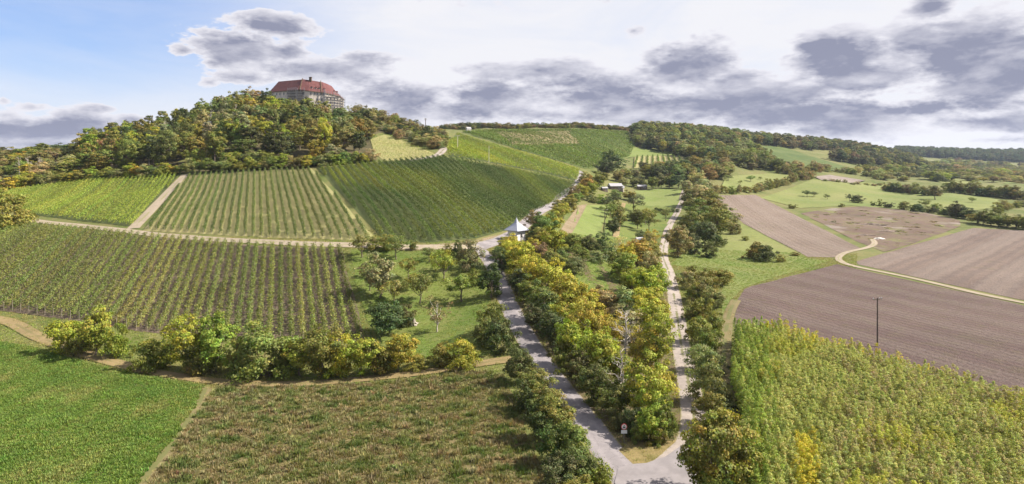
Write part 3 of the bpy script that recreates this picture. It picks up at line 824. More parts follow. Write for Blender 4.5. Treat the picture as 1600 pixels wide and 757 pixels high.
# orchard beside the lower vineyard
for (px, py, h_, w_, c, kd) in [(566, 403, 36, 38, 'olive', 'fruit'), (619, 406, 40, 34, 'green', 'fruit'), (590, 391, 22, 30, 'olive', 'shrub'), (606, 392, 22, 26, 'olive', 'shrub'), (645, 391, 16, 14, 'green', 'shrub'),
        (638, 437, 36, 26, 'olive', 'fruit'), (594, 466, 68, 52, 'pale brown', 'broad'), (616, 478, 42, 34, 'olive', 'fruit'), (578, 455, 40, 30, 'green', 'fruit'), (656, 475, 50, 42, 'green', 'fruit'),
        (645, 455, 30, 24, 'olive', 'fruit'), (693, 440, 46, 38, 'yellow green', 'fruit'), (671, 410, 24, 28, 'green', 'fruit'), (733, 421, 40, 44, 'rust brown', 'shrub'), (714, 408, 30, 14, 'dark green', 'broad'),
        (721, 472, 44, 54, 'olive', 'fruit'), (608, 524, 54, 60, 'blue green', 'broad'), (634, 510, 30, 30, 'dark green', 'shrub'), (683, 520, 54, 44, 'rust brown', 'airy'), (700, 400, 16, 18, 'olive', 'shrub'),
        (768, 466, 50, 36, 'dark green', 'broad'), (770, 522, 54, 46, 'green', 'fruit'), (779, 550, 52, 54, 'dark green', 'shrub'), (756, 538, 36, 40, 'green', 'shrub'), (575, 434, 22, 20, 'green', 'fruit'), (680, 425, 24, 20, 'olive', 'fruit'), (745, 445, 24, 28, 'olive', 'shrub')]:
    plant_px(kd, px, py, h_, w_, c, 'fruit tree' if kd in ('fruit', 'airy', 'broad') else 'orchard shrub', 'in the orchard beside the lower vineyard', 'orchard trees')
for (px, py, h_, w_) in [(580, 535, 20, 9), (593, 538, 15, 8)]:
    plant_px('conifer', px, py, h_, w_, 'blue green', 'young conifer', 'at the foot of the last vine row', 'young conifers')

# row of trees left of the asphalt lane
for (px, py, h_, w_, c) in [(812, 600, 52, 44, 'dark green'), (832, 622, 48, 48, 'olive'), (826, 645, 50, 50, 'dark green'), (853, 655, 58, 50, 'olive'), (848, 690, 62, 58, 'dark green'), (872, 690, 66, 58, 'olive'), (868, 728, 64, 62, 'dark green'),
        (893, 728, 66, 56, 'olive'), (900, 764, 62, 60, 'dark green'), (932, 772, 52, 54, 'olive'), (872, 775, 62, 60, 'dark green'), (905, 800, 56, 56, 'olive')]:
    plant_px('broad' if random.random() < 0.75 else 'shrub', px, py, h_, w_, c, 'lane tree', 'in the row left of the asphalt lane', 'trees left of the lane')

# autumn copse between the lane and the gravel track
for (px, py, h_, w_, c, kd) in [(790, 407, 34, 36, 'golden', 'broad'), (784, 428, 38, 32, 'dark green', 'broad'), (812, 437, 52, 48, 'yellow green', 'broad'), (800, 420, 40, 38, 'yellow', 'broad'), (797, 398, 32, 30, 'golden', 'broad'), (812, 404, 30, 28, 'yellow green', 'broad'), (845, 408, 28, 28, 'russet', 'broad'),
        (832, 400, 26, 30, 'yellow', 'broad'), (865, 398, 42, 40, 'yellow green', 'broad'), (845, 388, 30, 30, 'olive', 'broad'), (890, 394, 32, 34, 'olive', 'broad'), (876, 384, 26, 28, 'yellow green', 'broad'),
        (917, 394, 26, 32, 'dark green', 'broad'), (940, 393, 24, 30, 'dark green', 'shrub'), (952, 404, 22, 30, 'grey green', 'shrub'), (935, 410, 18, 36, 'grey green', 'shrub'), (897, 427, 28, 36, 'grey green', 'willow'),
        (864, 426, 34, 34, 'olive', 'broad'), (876, 414, 28, 30, 'green', 'shrub'), (907, 409, 24, 28, 'green', 'broad'), (968, 394, 30, 22, 'straw', 'airy'), (975, 398, 26, 22, 'straw', 'airy'), (996, 414, 40, 42, 'orange', 'broad'), (983, 416, 34, 30, 'golden', 'broad'),
        (1025, 417, 42, 40, 'olive', 'broad'), (1010, 405, 30, 28, 'orange', 'broad'), (1014, 390, 22, 24, 'rust brown', 'shrub'), (976, 442, 44, 38, 'bright green', 'broad'), (965, 432, 32, 26, 'green', 'shrub'), (1026, 437, 40, 34, 'pale brown', 'broad'),
        (1008, 470, 52, 48, 'yellow', 'broad'), (1032, 464, 50, 40, 'yellow green', 'broad'), (986, 462, 44, 40, 'yellow green', 'broad'), (830, 458, 54, 46, 'yellow', 'broad'), (812, 462, 40, 36, 'dark green', 'broad'), (826, 480, 46, 40, 'green', 'broad'),
        (858, 472, 64, 54, 'yellow', 'broad'), (842, 448, 46, 40, 'yellow green', 'broad'), (850, 505, 62, 50, 'green', 'broad'), (880, 492, 56, 50, 'yellow', 'broad'), (838, 520, 44, 40, 'dark green', 'broad'), (912, 505, 54, 50, 'yellow green', 'broad'),
        (900, 480, 40, 40, 'yellow green', 'broad'), (948, 496, 46, 50, 'pale brown', 'broad'), (930, 480, 30, 36, 'orange', 'shrub'), (978, 502, 50, 48, 'pale brown', 'broad'), (1008, 508, 52, 46, 'yellow green', 'broad'), (1032, 506, 50, 38, 'yellow', 'broad'),
        (864, 548, 66, 50, 'dark green', 'broad'), (884, 530, 64, 52, 'yellow green', 'broad'), (897, 575, 80, 58, 'yellow green', 'broad'), (918, 548, 72, 54, 'yellow', 'broad'), (880, 580, 48, 42, 'green', 'shrub'), (938, 600, 92, 64, 'bright green', 'broad'),
        (950, 545, 56, 50, 'yellow green', 'broad'), (928, 632, 66, 54, 'dark green', 'broad'), (905, 608, 54, 44, 'dark green', 'broad'), (985, 535, 60, 52, 'pale brown', 'airy'), (1018, 534, 62, 50, 'yellow', 'broad'), (1034, 576, 80, 52, 'yellow green', 'broad'),
        (1002, 575, 60, 48, 'golden', 'broad'), (968, 605, 58, 46, 'yellow green', 'broad'), (1000, 652, 96, 62, 'golden', 'broad'), (1028, 668, 90, 60, 'yellow', 'broad'), (1046, 690, 62, 34, 'green', 'broad'), (1016, 692, 60, 48, 'yellow green', 'broad'),
        (992, 682, 46, 40, 'dark green', 'shrub'), (958, 655, 56, 48, 'green', 'broad'), (968, 672, 34, 34, 'rust brown', 'shrub'), (1040, 625, 60, 42, 'yellow green', 'broad'), (1000, 692, 34, 32, 'green', 'shrub'), (1032, 694, 34, 34, 'olive', 'shrub')]:
    noun = 'copse tree' if kd != 'shrub' else 'copse shrub'
    if px > 1020: px -= 8
    plant_px(kd, px, py, h_, w_, c, noun, 'in the autumn copse', 'trees of the autumn copse')
plant_px('bare', 972, 642, 96, 34, 'white', 'dead tree', 'bare and white in front of the golden copse', 'dead copse trees')
plant_px('bare', 977, 572, 84, 42, 'white', 'dead tree', 'pale and leafless in the middle of the copse', 'dead copse trees')

# hedge right of the gravel track
for (px, py, h_, w_, c, kd) in [(1074, 452, 30, 34, 'pale brown', 'shrub'), (1094, 447, 32, 36, 'olive', 'shrub'), (1122, 447, 26, 44, 'olive', 'shrub'), (1100, 474, 36, 38, 'rust brown', 'shrub'), (1083, 470, 28, 28, 'olive', 'shrub'), (1096, 500, 36, 40, 'olive', 'shrub'),
        (1116, 482, 26, 32, 'rust brown', 'shrub'), (1080, 500, 26, 26, 'green', 'shrub'), (1092, 536, 42, 46, 'olive', 'shrub'), (1112, 520, 32, 34, 'olive', 'shrub'), (1110, 552, 36, 40, 'green', 'shrub'), (1098, 580, 44, 48, 'grey green', 'willow'), (1118, 590, 34, 36, 'dark green', 'shrub'),
        (1106, 628, 64, 54, 'grey green', 'willow'), (1122, 640, 40, 34, 'dark green', 'shrub'), (1110, 668, 52, 48, 'green', 'broad'), (1132, 690, 44, 40, 'dark green', 'shrub'), (1140, 730, 46, 44, 'dark green', 'shrub'), (1160, 770, 50, 44, 'russet', 'shrub'), (1135, 640, 26, 30, 'dark green', 'shrub'), (1138, 665, 28, 30, 'dark green', 'shrub')]:
    plant_px(kd, px, py, h_, w_, c, 'track shrub', 'in the hedge right of the gravel track', 'shrubs right of the gravel track')
plant_px('veteran', 1117, 782, 142, 112, 'olive', 'maple tree', 'standing at the lane junction by the lower edge', 'single trees')
plant_px('shrub', 1112, 812, 66, 66, 'bright green', 'shrub', 'in front of the maple at the lower edge', 'single shrubs')

# belt of trees along the upper gravel track
for (px, py, h_, w_, c, kd) in [(1060, 402, 48, 38, 'rust brown', 'broad'), (1101, 386, 44, 42, 'dark green', 'broad'), (1085, 398, 26, 26, 'blue green', 'shrub'), (1108, 403, 22, 26, 'dark green', 'shrub'), (1092, 362, 46, 46, 'olive', 'broad'), (1120, 368, 40, 44, 'olive', 'broad'),
        (1138, 358, 30, 34, 'rust brown', 'broad'), (1105, 345, 40, 42, 'olive', 'broad'), (1085, 340, 34, 36, 'rust brown', 'broad'), (1078, 322, 28, 28, 'olive', 'broad'), (1092, 322, 30, 30, 'straw', 'broad'), (1078, 372, 38, 34, 'green', 'broad'), (1148, 366, 18, 22, 'rust brown', 'shrub'),
        (1118, 385, 24, 28, 'green', 'shrub'), (1124, 345, 26, 30, 'olive', 'broad'), (1098, 309, 26, 28, 'pale brown', 'broad'), (1112, 326, 28, 28, 'olive', 'broad')]:
    plant_px(kd, px, py, h_, w_, c, 'belt tree' if kd == 'broad' else 'belt shrub', 'in the belt by the upper gravel track', 'tree belt by the upper track')
for (px, py, h_, w_, c) in [(1178, 405, 28, 30, 'olive'), (1198, 409, 26, 34, 'dark green'), (1220, 410, 10, 16, 'olive'), (1165, 376, 7, 12, 'olive'), (1243, 400, 5, 14, 'olive')]:
    plant_px('shrub', px, py, h_, w_, c, 'meadow shrub', 'on the patchy meadow', 'meadow shrubs')

# trees and hedges of the right pasture
for (px, py, h_, w_, c, kd) in [(1261, 308, 11, 14, 'dark green', 'fruit'), (1272, 308, 9, 11, 'dark green', 'fruit'), (1293, 312, 8, 9, 'green', 'fruit'), (1327, 316, 13, 11, 'dark green', 'fruit'), (1339, 318, 13, 20, 'dark green', 'shrub'), (1461, 313, 23, 27, 'dark green', 'fruit'),
        (1446, 326, 15, 16, 'green', 'fruit'), (1462, 330, 12, 18, 'olive', 'shrub'), (1238, 326, 7, 14, 'olive', 'shrub'), (1412, 328, 13, 18, 'green', 'shrub'), (1388, 325, 9, 16, 'dark green', 'shrub'), (1375, 323, 10, 9, 'olive', 'shrub'), (1364, 322, 7, 8, 'olive', 'shrub'),
        (1425, 330, 8, 8, 'olive', 'shrub'), (1315, 324, 6, 8, 'olive', 'shrub'), (1519, 317, 9, 11, 'green', 'fruit'), (1558, 324, 9, 11, 'olive', 'fruit'), (1138, 283, 9, 16, 'green', 'fruit'), (1173, 284, 10, 14, 'green', 'fruit'), (1157, 288, 6, 8, 'olive', 'fruit'), (1188, 282, 6, 6, 'olive', 'fruit')]:
    plant_px(kd, px, py, h_, w_, c, 'pasture tree' if kd == 'fruit' else 'pasture shrub', 'on the green pasture to the right', 'pasture trees')
def hedge_line(pts, n_, h_, w_, cols, noun, place, group, kinds=('shrub',), jy=1.0):
    m = len(pts) - 1
    for i in range(n_):
        t = (i + 0.5) / n_ * m
        k_ = min(int(t), m - 1); t -= k_
        px = pts[k_][0] + (pts[k_ + 1][0] - pts[k_][0]) * t + random.uniform(-2, 2)
        py = pts[k_][1] + (pts[k_ + 1][1] - pts[k_][1]) * t + random.uniform(-jy, jy)
        s = random.uniform(0.75, 1.25)
        plant_px(random.choice(kinds), px, py, h_ * s, w_ * random.uniform(0.8, 1.25), random.choice(cols), noun, place, group)
hedge_line([(1112, 304), (1180, 302), (1215, 292), (1250, 282), (1268, 277)], 22, 13, 14, ['rust brown', 'olive', 'olive', 'pale brown'], 'hedge bush', 'in the diagonal hedge', 'bushes of the diagonal hedge')
hedge_line([(1426, 331), (1470, 335), (1505, 340)], 7, 11, 16, ['olive', 'dark green'], 'hedge bush', 'beside the waste ground', 'bushes below the pasture')
hedge_line([(1486, 340), (1522, 344)], 3, 22, 24, ['dark green', 'green'], 'hedge bush', 'in the tall clump below the pasture', 'bushes below the pasture', ('broad',))
hedge_line([(1520, 348), (1560, 354), (1600, 358), (1650, 362)], 10, 20, 26, ['rust brown', 'olive', 'olive', 'green'], 'hedge bush', 'above the furrowed field', 'bushes above the furrowed field', ('shrub', 'broad'))
hedge_line([(1555, 335), (1580, 326), (1620, 318)], 6, 12, 18, ['olive', 'rust brown'], 'hedge bush', 'at the right end of the pasture', 'bushes at the pasture end')
hedge_line([(1382, 298), (1420, 302), (1470, 307)], 12, 13, 16, ['olive', 'rust brown', 'dark green'], 'hedge bush', 'in the upper left hedge of the pasture', 'bushes above the pasture')
hedge_line([(1478, 300), (1520, 304), (1570, 309), (1620, 316)], 15, 17, 20, ['olive', 'olive', 'green', 'dark green'], 'hedge bush', 'in the upper right hedge of the pasture', 'bushes above the pasture', ('shrub', 'broad'))
hedge_line([(1285, 283), (1330, 288), (1380, 292)], 9, 4, 9, ['rust brown', 'olive'], 'hedge bush', 'on the low bank above the pasture', 'bushes on the low bank')
hedge_line([(1215, 272), (1250, 272), (1282, 270)], 7, 13, 18, ['rust brown', 'olive', 'dark green'], 'hedge bush', 'at the top of the diagonal hedge', 'bushes at the hilltop hedge')

# gardens and tree rows in the middle valley
for (px, py, h_, w_, c, kd) in [(848, 378, 44, 40, 'olive', 'broad'), (834, 372, 40, 26, 'rust brown', 'broad'), (862, 366, 34, 34, 'yellow green', 'broad'), (838, 384, 26, 26, 'dark green', 'broad'), (868, 350, 24, 26, 'olive', 'broad'), (880, 342, 26, 28, 'yellow green', 'broad'),
        (874, 330, 18, 20, 'rust brown', 'shrub'), (890, 330, 24, 26, 'olive', 'broad'), (900, 322, 22, 22, 'olive', 'broad'), (896, 312, 18, 20, 'rust brown', 'shrub'), (908, 312, 24, 24, 'yellow green', 'broad'), (918, 300, 24, 24, 'orange', 'broad'), (914, 290, 20, 20, 'rust brown', 'broad'),
        (924, 306, 22, 18, 'yellow green', 'broad'), (936, 296, 26, 26, 'olive', 'broad'), (925, 316, 14, 22, 'grey green', 'shrub'), (938, 318, 12, 20, 'bright green', 'shrub')]:
    plant_px(kd, px, py, h_, w_, c, 'roadside tree' if kd == 'broad' else 'roadside shrub', 'beside the chapel lane', 'trees beside the upper lane')
for (px, py, h_, w_, c) in [(957, 369, 28, 24, 'dark green'), (966, 354, 26, 22, 'green'), (953, 342, 26, 24, 'green'), (964, 338, 22, 20, 'olive'), (948, 330, 24, 24, 'dark green'), (958, 322, 20, 20, 'dark green'), (963, 312, 14, 18, 'green'),
        (990, 330, 24, 28, 'dark green'), (984, 314, 16, 22, 'olive'), (996, 358, 34, 22, 'green'), (1008, 352, 28, 20, 'olive'), (1014, 364, 36, 26, 'olive'), (990, 346, 16, 22, 'grey green'), (1040, 346, 22, 18, 'grey green'), (1020, 348, 22, 18, 'green'), (1002, 376, 16, 18, 'grey green'), (1016, 386, 26, 24, 'yellow green')]:
    plant_px('fruit' if random.random() < 0.5 else 'broad', px, py, h_, w_, c, 'garden tree', 'in the valley garden rows', 'garden trees')
hedge_line([(1024, 331), (1060, 332)], 7, 6, 9, ['dark green'], 'low bush', 'in the hedge below the mown lawn', 'low hedge bushes')
for (px, py, h_, w_, c, kd) in [(957, 270, 32, 36, 'dark green', 'broad'), (948, 274, 22, 24, 'dark green', 'broad'), (940, 286, 18, 22, 'olive', 'broad'), (965, 284, 18, 20, 'rust brown', 'broad'), (978, 282, 20, 20, 'olive', 'broad'), (992, 280, 16, 20, 'rust brown', 'broad'),
        (975, 293, 14, 16, 'grey green', 'broad'), (990, 292, 14, 16, 'green', 'broad'), (1003, 294, 15, 14, 'dark green', 'broad'), (1019, 297, 22, 18, 'green', 'broad'), (1033, 294, 22, 18, 'grey green', 'broad'), (1046, 294, 18, 18, 'green', 'broad'), (1060, 294, 22, 24, 'blue green', 'broad'),
        (1030, 280, 22, 24, 'dark green', 'broad'), (1048, 276, 22, 26, 'dark green', 'broad'), (1062, 284, 24, 22, 'grey green', 'broad'), (1076, 282, 24, 26, 'olive', 'broad'), (1090, 276, 22, 24, 'dark green', 'broad'), (1108, 284, 24, 22, 'rust brown', 'broad'), (1010, 278, 18, 20, 'olive', 'broad'),
        (1092, 294, 26, 26, 'straw', 'broad'), (1072, 302, 22, 22, 'pale brown', 'broad'), (1120, 276, 18, 22, 'olive', 'broad'), (1068, 268, 20, 22, 'dark green', 'broad'), (1086, 264, 20, 22, 'olive', 'broad'), (1104, 268, 22, 22, 'pale brown', 'broad')]:
    plant_px(kd, px, py, h_, w_, c, 'valley tree', 'around the cottages', 'trees around the cottages')

# ------------------------------------------------------------------ wood on the castle hill
def field_noise(xy, wl, seed):
    r = np.random.default_rng(seed)
    v = np.zeros(len(xy))
    for i in range(7):
        th = r.uniform(0, 6.28); k_ = 6.283 / (wl * r.uniform(0.5, 1.6))
        v += np.sin((xy[:, 0] * math.cos(th) + xy[:, 1] * math.sin(th)) * k_ + r.uniform(0, 6.28))
    return v / 3.2
def scatter_poly(pw, spacing, jitter=0.45, seed=3, mask=None):
    r = np.random.default_rng(seed)
    xs = [p[0] for p in pw]; ys = [p[1] for p in pw]
    gx, gy = np.meshgrid(np.arange(min(xs), max(xs), spacing), np.arange(min(ys), max(ys), spacing * 0.87))
    gx = gx + (np.arange(gx.shape[0]) % 2)[:, None] * spacing * 0.5
    gx = (gx + r.uniform(-jitter, jitter, gx.shape) * spacing).ravel(); gy = (gy + r.uniform(-jitter, jitter, gy.shape) * spacing).ravel()
    k_ = inside(pw, gx, gy)
    return np.stack([gx[k_], gy[k_]], 1)
def W2(px, d):
    return ((px - 800) / F * d, d)
def C2(px, py):
    p = cast(px, py); return (p.x, p.y)
hill = [W2(-60, 335), C2(0, 291), C2(110, 280), C2(200, 274), C2(290, 268), C2(400, 261), C2(490, 257), C2(580, 247), C2(574, 222), W2(568, 455), W2(555, 480), W2(540, 500), W2(425, 500), W2(400, 520), W2(300, 470), W2(200, 455), W2(0, 455), W2(-60, 455)]
hp_ = scatter_poly(hill, 11.8, 0.38, 5)
cols_edge = ['green', 'olive', 'yellow green', 'grey green', 'golden', 'bright green', 'grey green', 'green', 'olive', 'grey green', 'pale brown']
cols_in = ['dark green', 'green', 'olive', 'dark green', 'green', 'rust brown', 'olive', 'pale brown', 'dark green', 'olive']
NF = 0
rest_pts = []
order = np.argsort(hp_[:, 1])
fnh = field_noise(hp_, 60.0, 12)
for (x, y), fv in zip(hp_[order], fnh[order]):
    px = 800 + x / y * F
    edge_d = float(np.interp(px, [-60, 0, 200, 290, 400, 490, 585], [330, 330, 320, 315, 310, 314, 335]))
    if y < edge_d + 13:
        kind, h_, w_, cl = random.choice(('broad', 'broad', 'shrub', 'willow')), random.uniform(6, 9.5), random.uniform(8, 11), random.choice(cols_edge)
        if px < 130: cl = random.choice(['golden', 'rust brown', 'olive', 'pale brown', 'yellow green', 'pale brown'])
    else:
        kind, h_, w_ = random.choice(('tall', 'tall', 'broad', 'tall')), random.uniform(10.5, 18), random.uniform(8, 11.5)
        cl = random.choice(['dark green', 'dark green', 'green', 'dark green'] if fv < -0.25 else (['olive', 'green', 'yellow green', 'olive'] if fv < 0.45 else ['olive', 'olive', 'pale brown', 'grey green']))
        if px > 330 and random.random() < 0.35: cl = random.choice(['pale brown', 'grey green', 'olive', 'olive'])
        if 430 < px < 520 and y > 440: cl = random.choice(['yellow green', 'olive', 'bright green']); h_ *= 0.75
        if y > 465 and px > 405: h_ *= 0.62
        if y > 440 and px > 478: h_ *= 0.62
        if y > 475 and px > 485: continue
        if px < 130: h_ = random.uniform(6.5, 10); cl = random.choice(['dark green', 'green', 'dark green', 'olive', 'rust brown'] if y > 400 else ['rust brown', 'olive', 'pale brown', 'golden', 'olive'])
    opts = [q for q in PROTO if q.rstrip('0123456789') == kind]
    plant(random.choice(opts), (x, y), h_, w_, cl, 'forest tree', 'on the castle hill', 'forest on the castle hill')
for (px, d, h_) in [(206, 425, 14), (214, 420, 15), (218, 430, 17), (236, 418, 12), (252, 425, 12), (258, 428, 14), (262, 430, 13), (330, 415, 15), (342, 420, 13), (350, 410, 12), (368, 425, 14), (382, 430, 12), (233, 345, 10), (352, 440, 15), (30, 352, 12), (44, 350, 12), (62, 352, 11), (348, 460, 17)]:
    p = gp(px, d)
    plant(random.choice(['bare0', 'bare1', 'bare2']), p, h_, 3.4, 'white', 'dead tree', 'standing leafless in the castle wood', 'dead trees on the castle hill')
hedge_line([(-20, 300), (0, 296), (110, 285), (200, 278), (285, 272), (400, 265), (490, 261), (585, 252)], 52, 17, 22, cols_edge, 'forest shrub', 'along the lower edge of the castle wood', 'shrubs at the forest edge', ('shrub', 'broad', 'willow'), 1.2)
# scrub on the ridge right of the castle
ridge = [C2(572, 222), C2(578, 213), C2(600, 208), C2(640, 224), C2(686, 240), C2(697, 226), W2(694, 545), W2(650, 545), W2(560, 545), W2(545, 505)]
for (x, y) in scatter_poly(ridge, 9.5, 0.4, 8):
    px = 800 + x / y * F
    hh = random.uniform(3.5, 6.5) if px < 640 else random.uniform(4, 7.5)
    plant(random.choice(['shrub0', 'shrub1', 'shrub2', 'broad0', 'broad3', 'willow0']), (x, y), hh, random.uniform(6, 9), random.choice(['olive', 'rust brown', 'dark green', 'olive', 'pale brown', 'russet']), 'ridge shrub', 'on the ridge right of the castle', 'scrub right of the castle')
for (px, d, h_) in [(545, 505, 7), (560, 510, 9), (566, 512, 8), (556, 500, 6)]:
    plant('airy0', gp(px, d), h_, 6.5, 'rust brown', 'ridge tree', 'thin and twiggy beside the castle', 'twiggy trees beside the castle')

# ------------------------------------------------------------------ masses that nobody could count (geometry node scatters)
PCOL = {}
def proto_collection(key, metas):
    c = bpy.data.collections.new(key)
    for i, me in enumerate(metas):
        o = bpy.data.objects.new('%s_%02d' % (key, i), me)
        c.objects.link(o)
    PCOL[key] = c
    return c
def crown_with_trunk(k_):
    t, c, _, _ = PROTO[k_]
    nv = len(t.vertices)
    co = np.empty(nv * 3, np.float32); t.vertices.foreach_get('co', co); co = co.reshape(-1, 3)
    cc = np.empty(len(c.vertices) * 3, np.float32); c.vertices.foreach_get('co', cc); cc = cc.reshape(-1, 3)
    lv = np.empty(len(c.polygons) * 4, np.float32); c.attributes['lv'].data.foreach_get('color', lv)
    tq = [tuple(p.vertices) for p in t.polygons if len(p.vertices) == 4]
    V = np.concatenate([cc, co]); Fc = np.concatenate([np.arange(len(cc)).reshape(-1, 4), np.array(tq) + len(cc)])
    l2 = np.concatenate([lv.reshape(-1, 4), np.tile(np.array([[0.55, 0.42, 0.5, 1]]), (len(tq), 1))])
    return np_mesh(k_ + '_whole', V, Fc, 4, 'leaf', l2)
def scatter(name, pts, rotz, scl, col, which, coll, label, cat=None):
    n_ = len(pts)
    me = bpy.data.meshes.new(name)
    me.vertices.add(n_)
    me.vertices.foreach_set('co', np.ascontiguousarray(pts, np.float32).ravel())
    a = me.attributes.new('rot', 'FLOAT_VECTOR', 'POINT'); v = np.zeros((n_, 3), np.float32); v[:, 2] = rotz; a.data.foreach_set('vector', v.ravel())
    a = me.attributes.new('scl', 'FLOAT_VECTOR', 'POINT'); a.data.foreach_set('vector', np.ascontiguousarray(scl, np.float32).ravel())
    a = me.attributes.new('col', 'FLOAT_COLOR', 'POINT'); a.data.foreach_set('color', np.ascontiguousarray(np.concatenate([col, np.ones((n_, 1))], 1), np.float32).ravel())
    a = me.attributes.new('idx', 'INT', 'POINT'); a.data.foreach_set('value', np.ascontiguousarray(which, np.int32))
    me.update()
    o = link(name, me)
    g = bpy.data.node_groups.new(name + '_scatter', 'GeometryNodeTree')
    g.interface.new_socket('Geometry', in_out='INPUT', socket_type='NodeSocketGeometry')
    g.interface.new_socket('Geometry', in_out='OUTPUT', socket_type='NodeSocketGeometry')
    T = g.nodes
    gi = T.new('NodeGroupInput'); go = T.new('NodeGroupOutput')
    ci = T.new('GeometryNodeCollectionInfo'); ci.inputs['Collection'].default_value = coll
    ci.inputs['Separate Children'].default_value = True; ci.inputs['Reset Children'].default_value = True
    ip = T.new('GeometryNodeInstanceOnPoints'); ip.inputs['Pick Instance'].default_value = True
    def na(nm, dt):
        q = T.new('GeometryNodeInputNamedAttribute'); q.data_type = dt; q.inputs['Name'].default_value = nm
        return q.outputs['Attribute']
    L = g.links.new
    L(gi.outputs[0], ip.inputs['Points']); L(ci.outputs[0], ip.inputs['Instance'])
    L(na('idx', 'INT'), ip.inputs['Instance Index']); L(na('rot', 'FLOAT_VECTOR'), ip.inputs['Rotation']); L(na('scl', 'FLOAT_VECTOR'), ip.inputs['Scale'])
    L(ip.outputs[0], go.inputs[0])
    md = o.modifiers.new('scatter', 'NODES'); md.node_group = g
    o['kind'] = 'stuff'; o['label'] = label
    return o
def drop(xy, sink=0.0):
    return np.concatenate([xy, (H(xy[:, 0], xy[:, 1]) - sink)[:, None]], 1)
FARKEYS = ['broad0', 'broad2', 'tall1', 'tall3', 'shrub1', 'conifer0']
forest_c = proto_collection('forest_proto', [crown_with_trunk(q) for q in FARKEYS])
base_hw = np.array([(PROTO[q][2], PROTO[q][3]) for q in FARKEYS])
def far_wood(name, poly, spacing, hr, wr, cols, label, seed, mixw=(3, 3, 2, 2, 1, 0), keep=1.0):
    r = np.random.default_rng(seed)
    xy = scatter_poly(poly, spacing, 0.45, seed)
    xy = xy[r.uniform(size=len(xy)) < keep]
    n_ = len(xy)
    w_ = np.array(mixw, float); w_ /= w_.sum()
    which = r.choice(len(FARKEYS), n_, p=w_)
    hh = r.uniform(*hr, n_); ww = r.uniform(*wr, n_)
    s = np.stack([ww / base_hw[which, 1], ww / base_hw[which, 1], hh / base_hw[which, 0]], 1)
    cc = np.array([PALETTE[c] for c in cols])[r.integers(len(cols), size=n_)] * r.uniform(0.75, 1.25, (n_, 1)) * (1 + r.normal(size=(n_, 3)) * 0.08)
    return scatter(name, drop(xy, 0.3), r.uniform(0, 6.28, n_), s, np.clip(cc, 0.005, 1), which, forest_c, label)
DG = ['dark green', 'green', 'olive', 'dark green', 'grey green', 'olive']
far_wood('far_wood', [C2(985, 212), C2(992, 228), C2(1010, 236), C2(1050, 240), C2(1090, 250), C2(1130, 258), C2(1170, 264), C2(1215, 268), C2(1200, 250), C2(1172, 232), W2(1180, 1120), W2(1120, 1150), W2(1000, 1120)], 11, (10, 17), (11, 15), DG + ['grey green', 'pale brown'], 'dense mixed wood covering the hill in the middle distance', 21)
far_wood('far_wood', [W2(1180, 1010), W2(1250, 1080), W2(1330, 1250), W2(1420, 1400), W2(1420, 1600), W2(1300, 1600), W2(1180, 1250)], 13, (11, 18), (12, 16), ['dark green', 'dark green', 'olive', 'russet'], 'dark wood along the crest of the right hill', 22, (2, 2, 3, 3, 0, 1))
far_wood('far_wood', [W2(1290, 980), W2(1350, 1000), W2(1420, 1150), W2(1440, 1500), W2(1340, 1300)], 14, (12, 19), (13, 17), ['dark green', 'dark green', 'russet', 'olive'], 'dark wooded spur on the far right hill', 23, (2, 2, 3, 3, 0, 1))
far_wood('far_wood', [W2(1400, 1950), W2(1520, 2050), W2(1700, 2050), W2(1700, 2700), W2(1400, 2500)], 19, (16, 26), (19, 25), ['dark green', 'dark green', 'blue green'], 'hazy blue forest ridge on the right horizon', 24, (1, 1, 3, 3, 0, 2))
far_wood('far_scrub', [W2(1330, 780), W2(1400, 700), W2(1470, 760), W2(1640, 800), W2(1640, 1900), W2(1480, 1900), W2(1400, 1200)], 26, (5, 13), (11, 22), ['olive', 'rust brown', 'dark green', 'pale brown', 'yellow green', 'olive'], 'patchwork of scrub and trees filling the far valley', 25, (3, 2, 1, 1, 3, 0), 0.75)
far_wood('far_scrub', [C2(1150, 262), C2(1200, 268), C2(1280, 268), C2(1340, 275), C2(1380, 288), W2(1400, 800), W2(1330, 800), W2(1240, 750), W2(1160, 700)], 15, (5, 11), (9, 14), ['olive', 'dark green', 'rust brown', 'olive', 'pale brown'], 'scrubby trees on the slope above the right pasture', 26, (3, 2, 1, 1, 3, 0), 0.6)
far_wood('ridge_wood', [W2(690, 740), W2(760, 800), W2(860, 850), W2(1000, 1010), W2(1000, 1080), W2(860, 930), W2(760, 860), W2(690, 800)], 9, (4, 8), (7, 11), ['russet', 'dark green', 'olive', 'rust brown'], 'thin line of trees and bushes along the ridge crest', 27, (3, 2, 2, 2, 3, 0))
far_wood('valley_wood', [C2(1000, 268), C2(1030, 262), C2(1090, 258), C2(1150, 264), C2(1150, 274), C2(1110, 290), C2(1060, 290), C2(1010, 285)], 12, (6, 10), (9, 13), ['olive', 'dark green', 'grey green', 'rust brown'], 'belt of mixed trees beyond the cottages', 28, (3, 2, 1, 1, 3, 0), 0.8)
far_wood('horizon_wood', [W2(-160, 470), W2(0, 470), W2(120, 480), W2(190, 480), W2(190, 560), W2(0, 560), W2(-160, 560)], 12, (6, 10), (10, 14), ['dark green', 'dark green', 'green'], 'dark wood on the left skyline', 29)

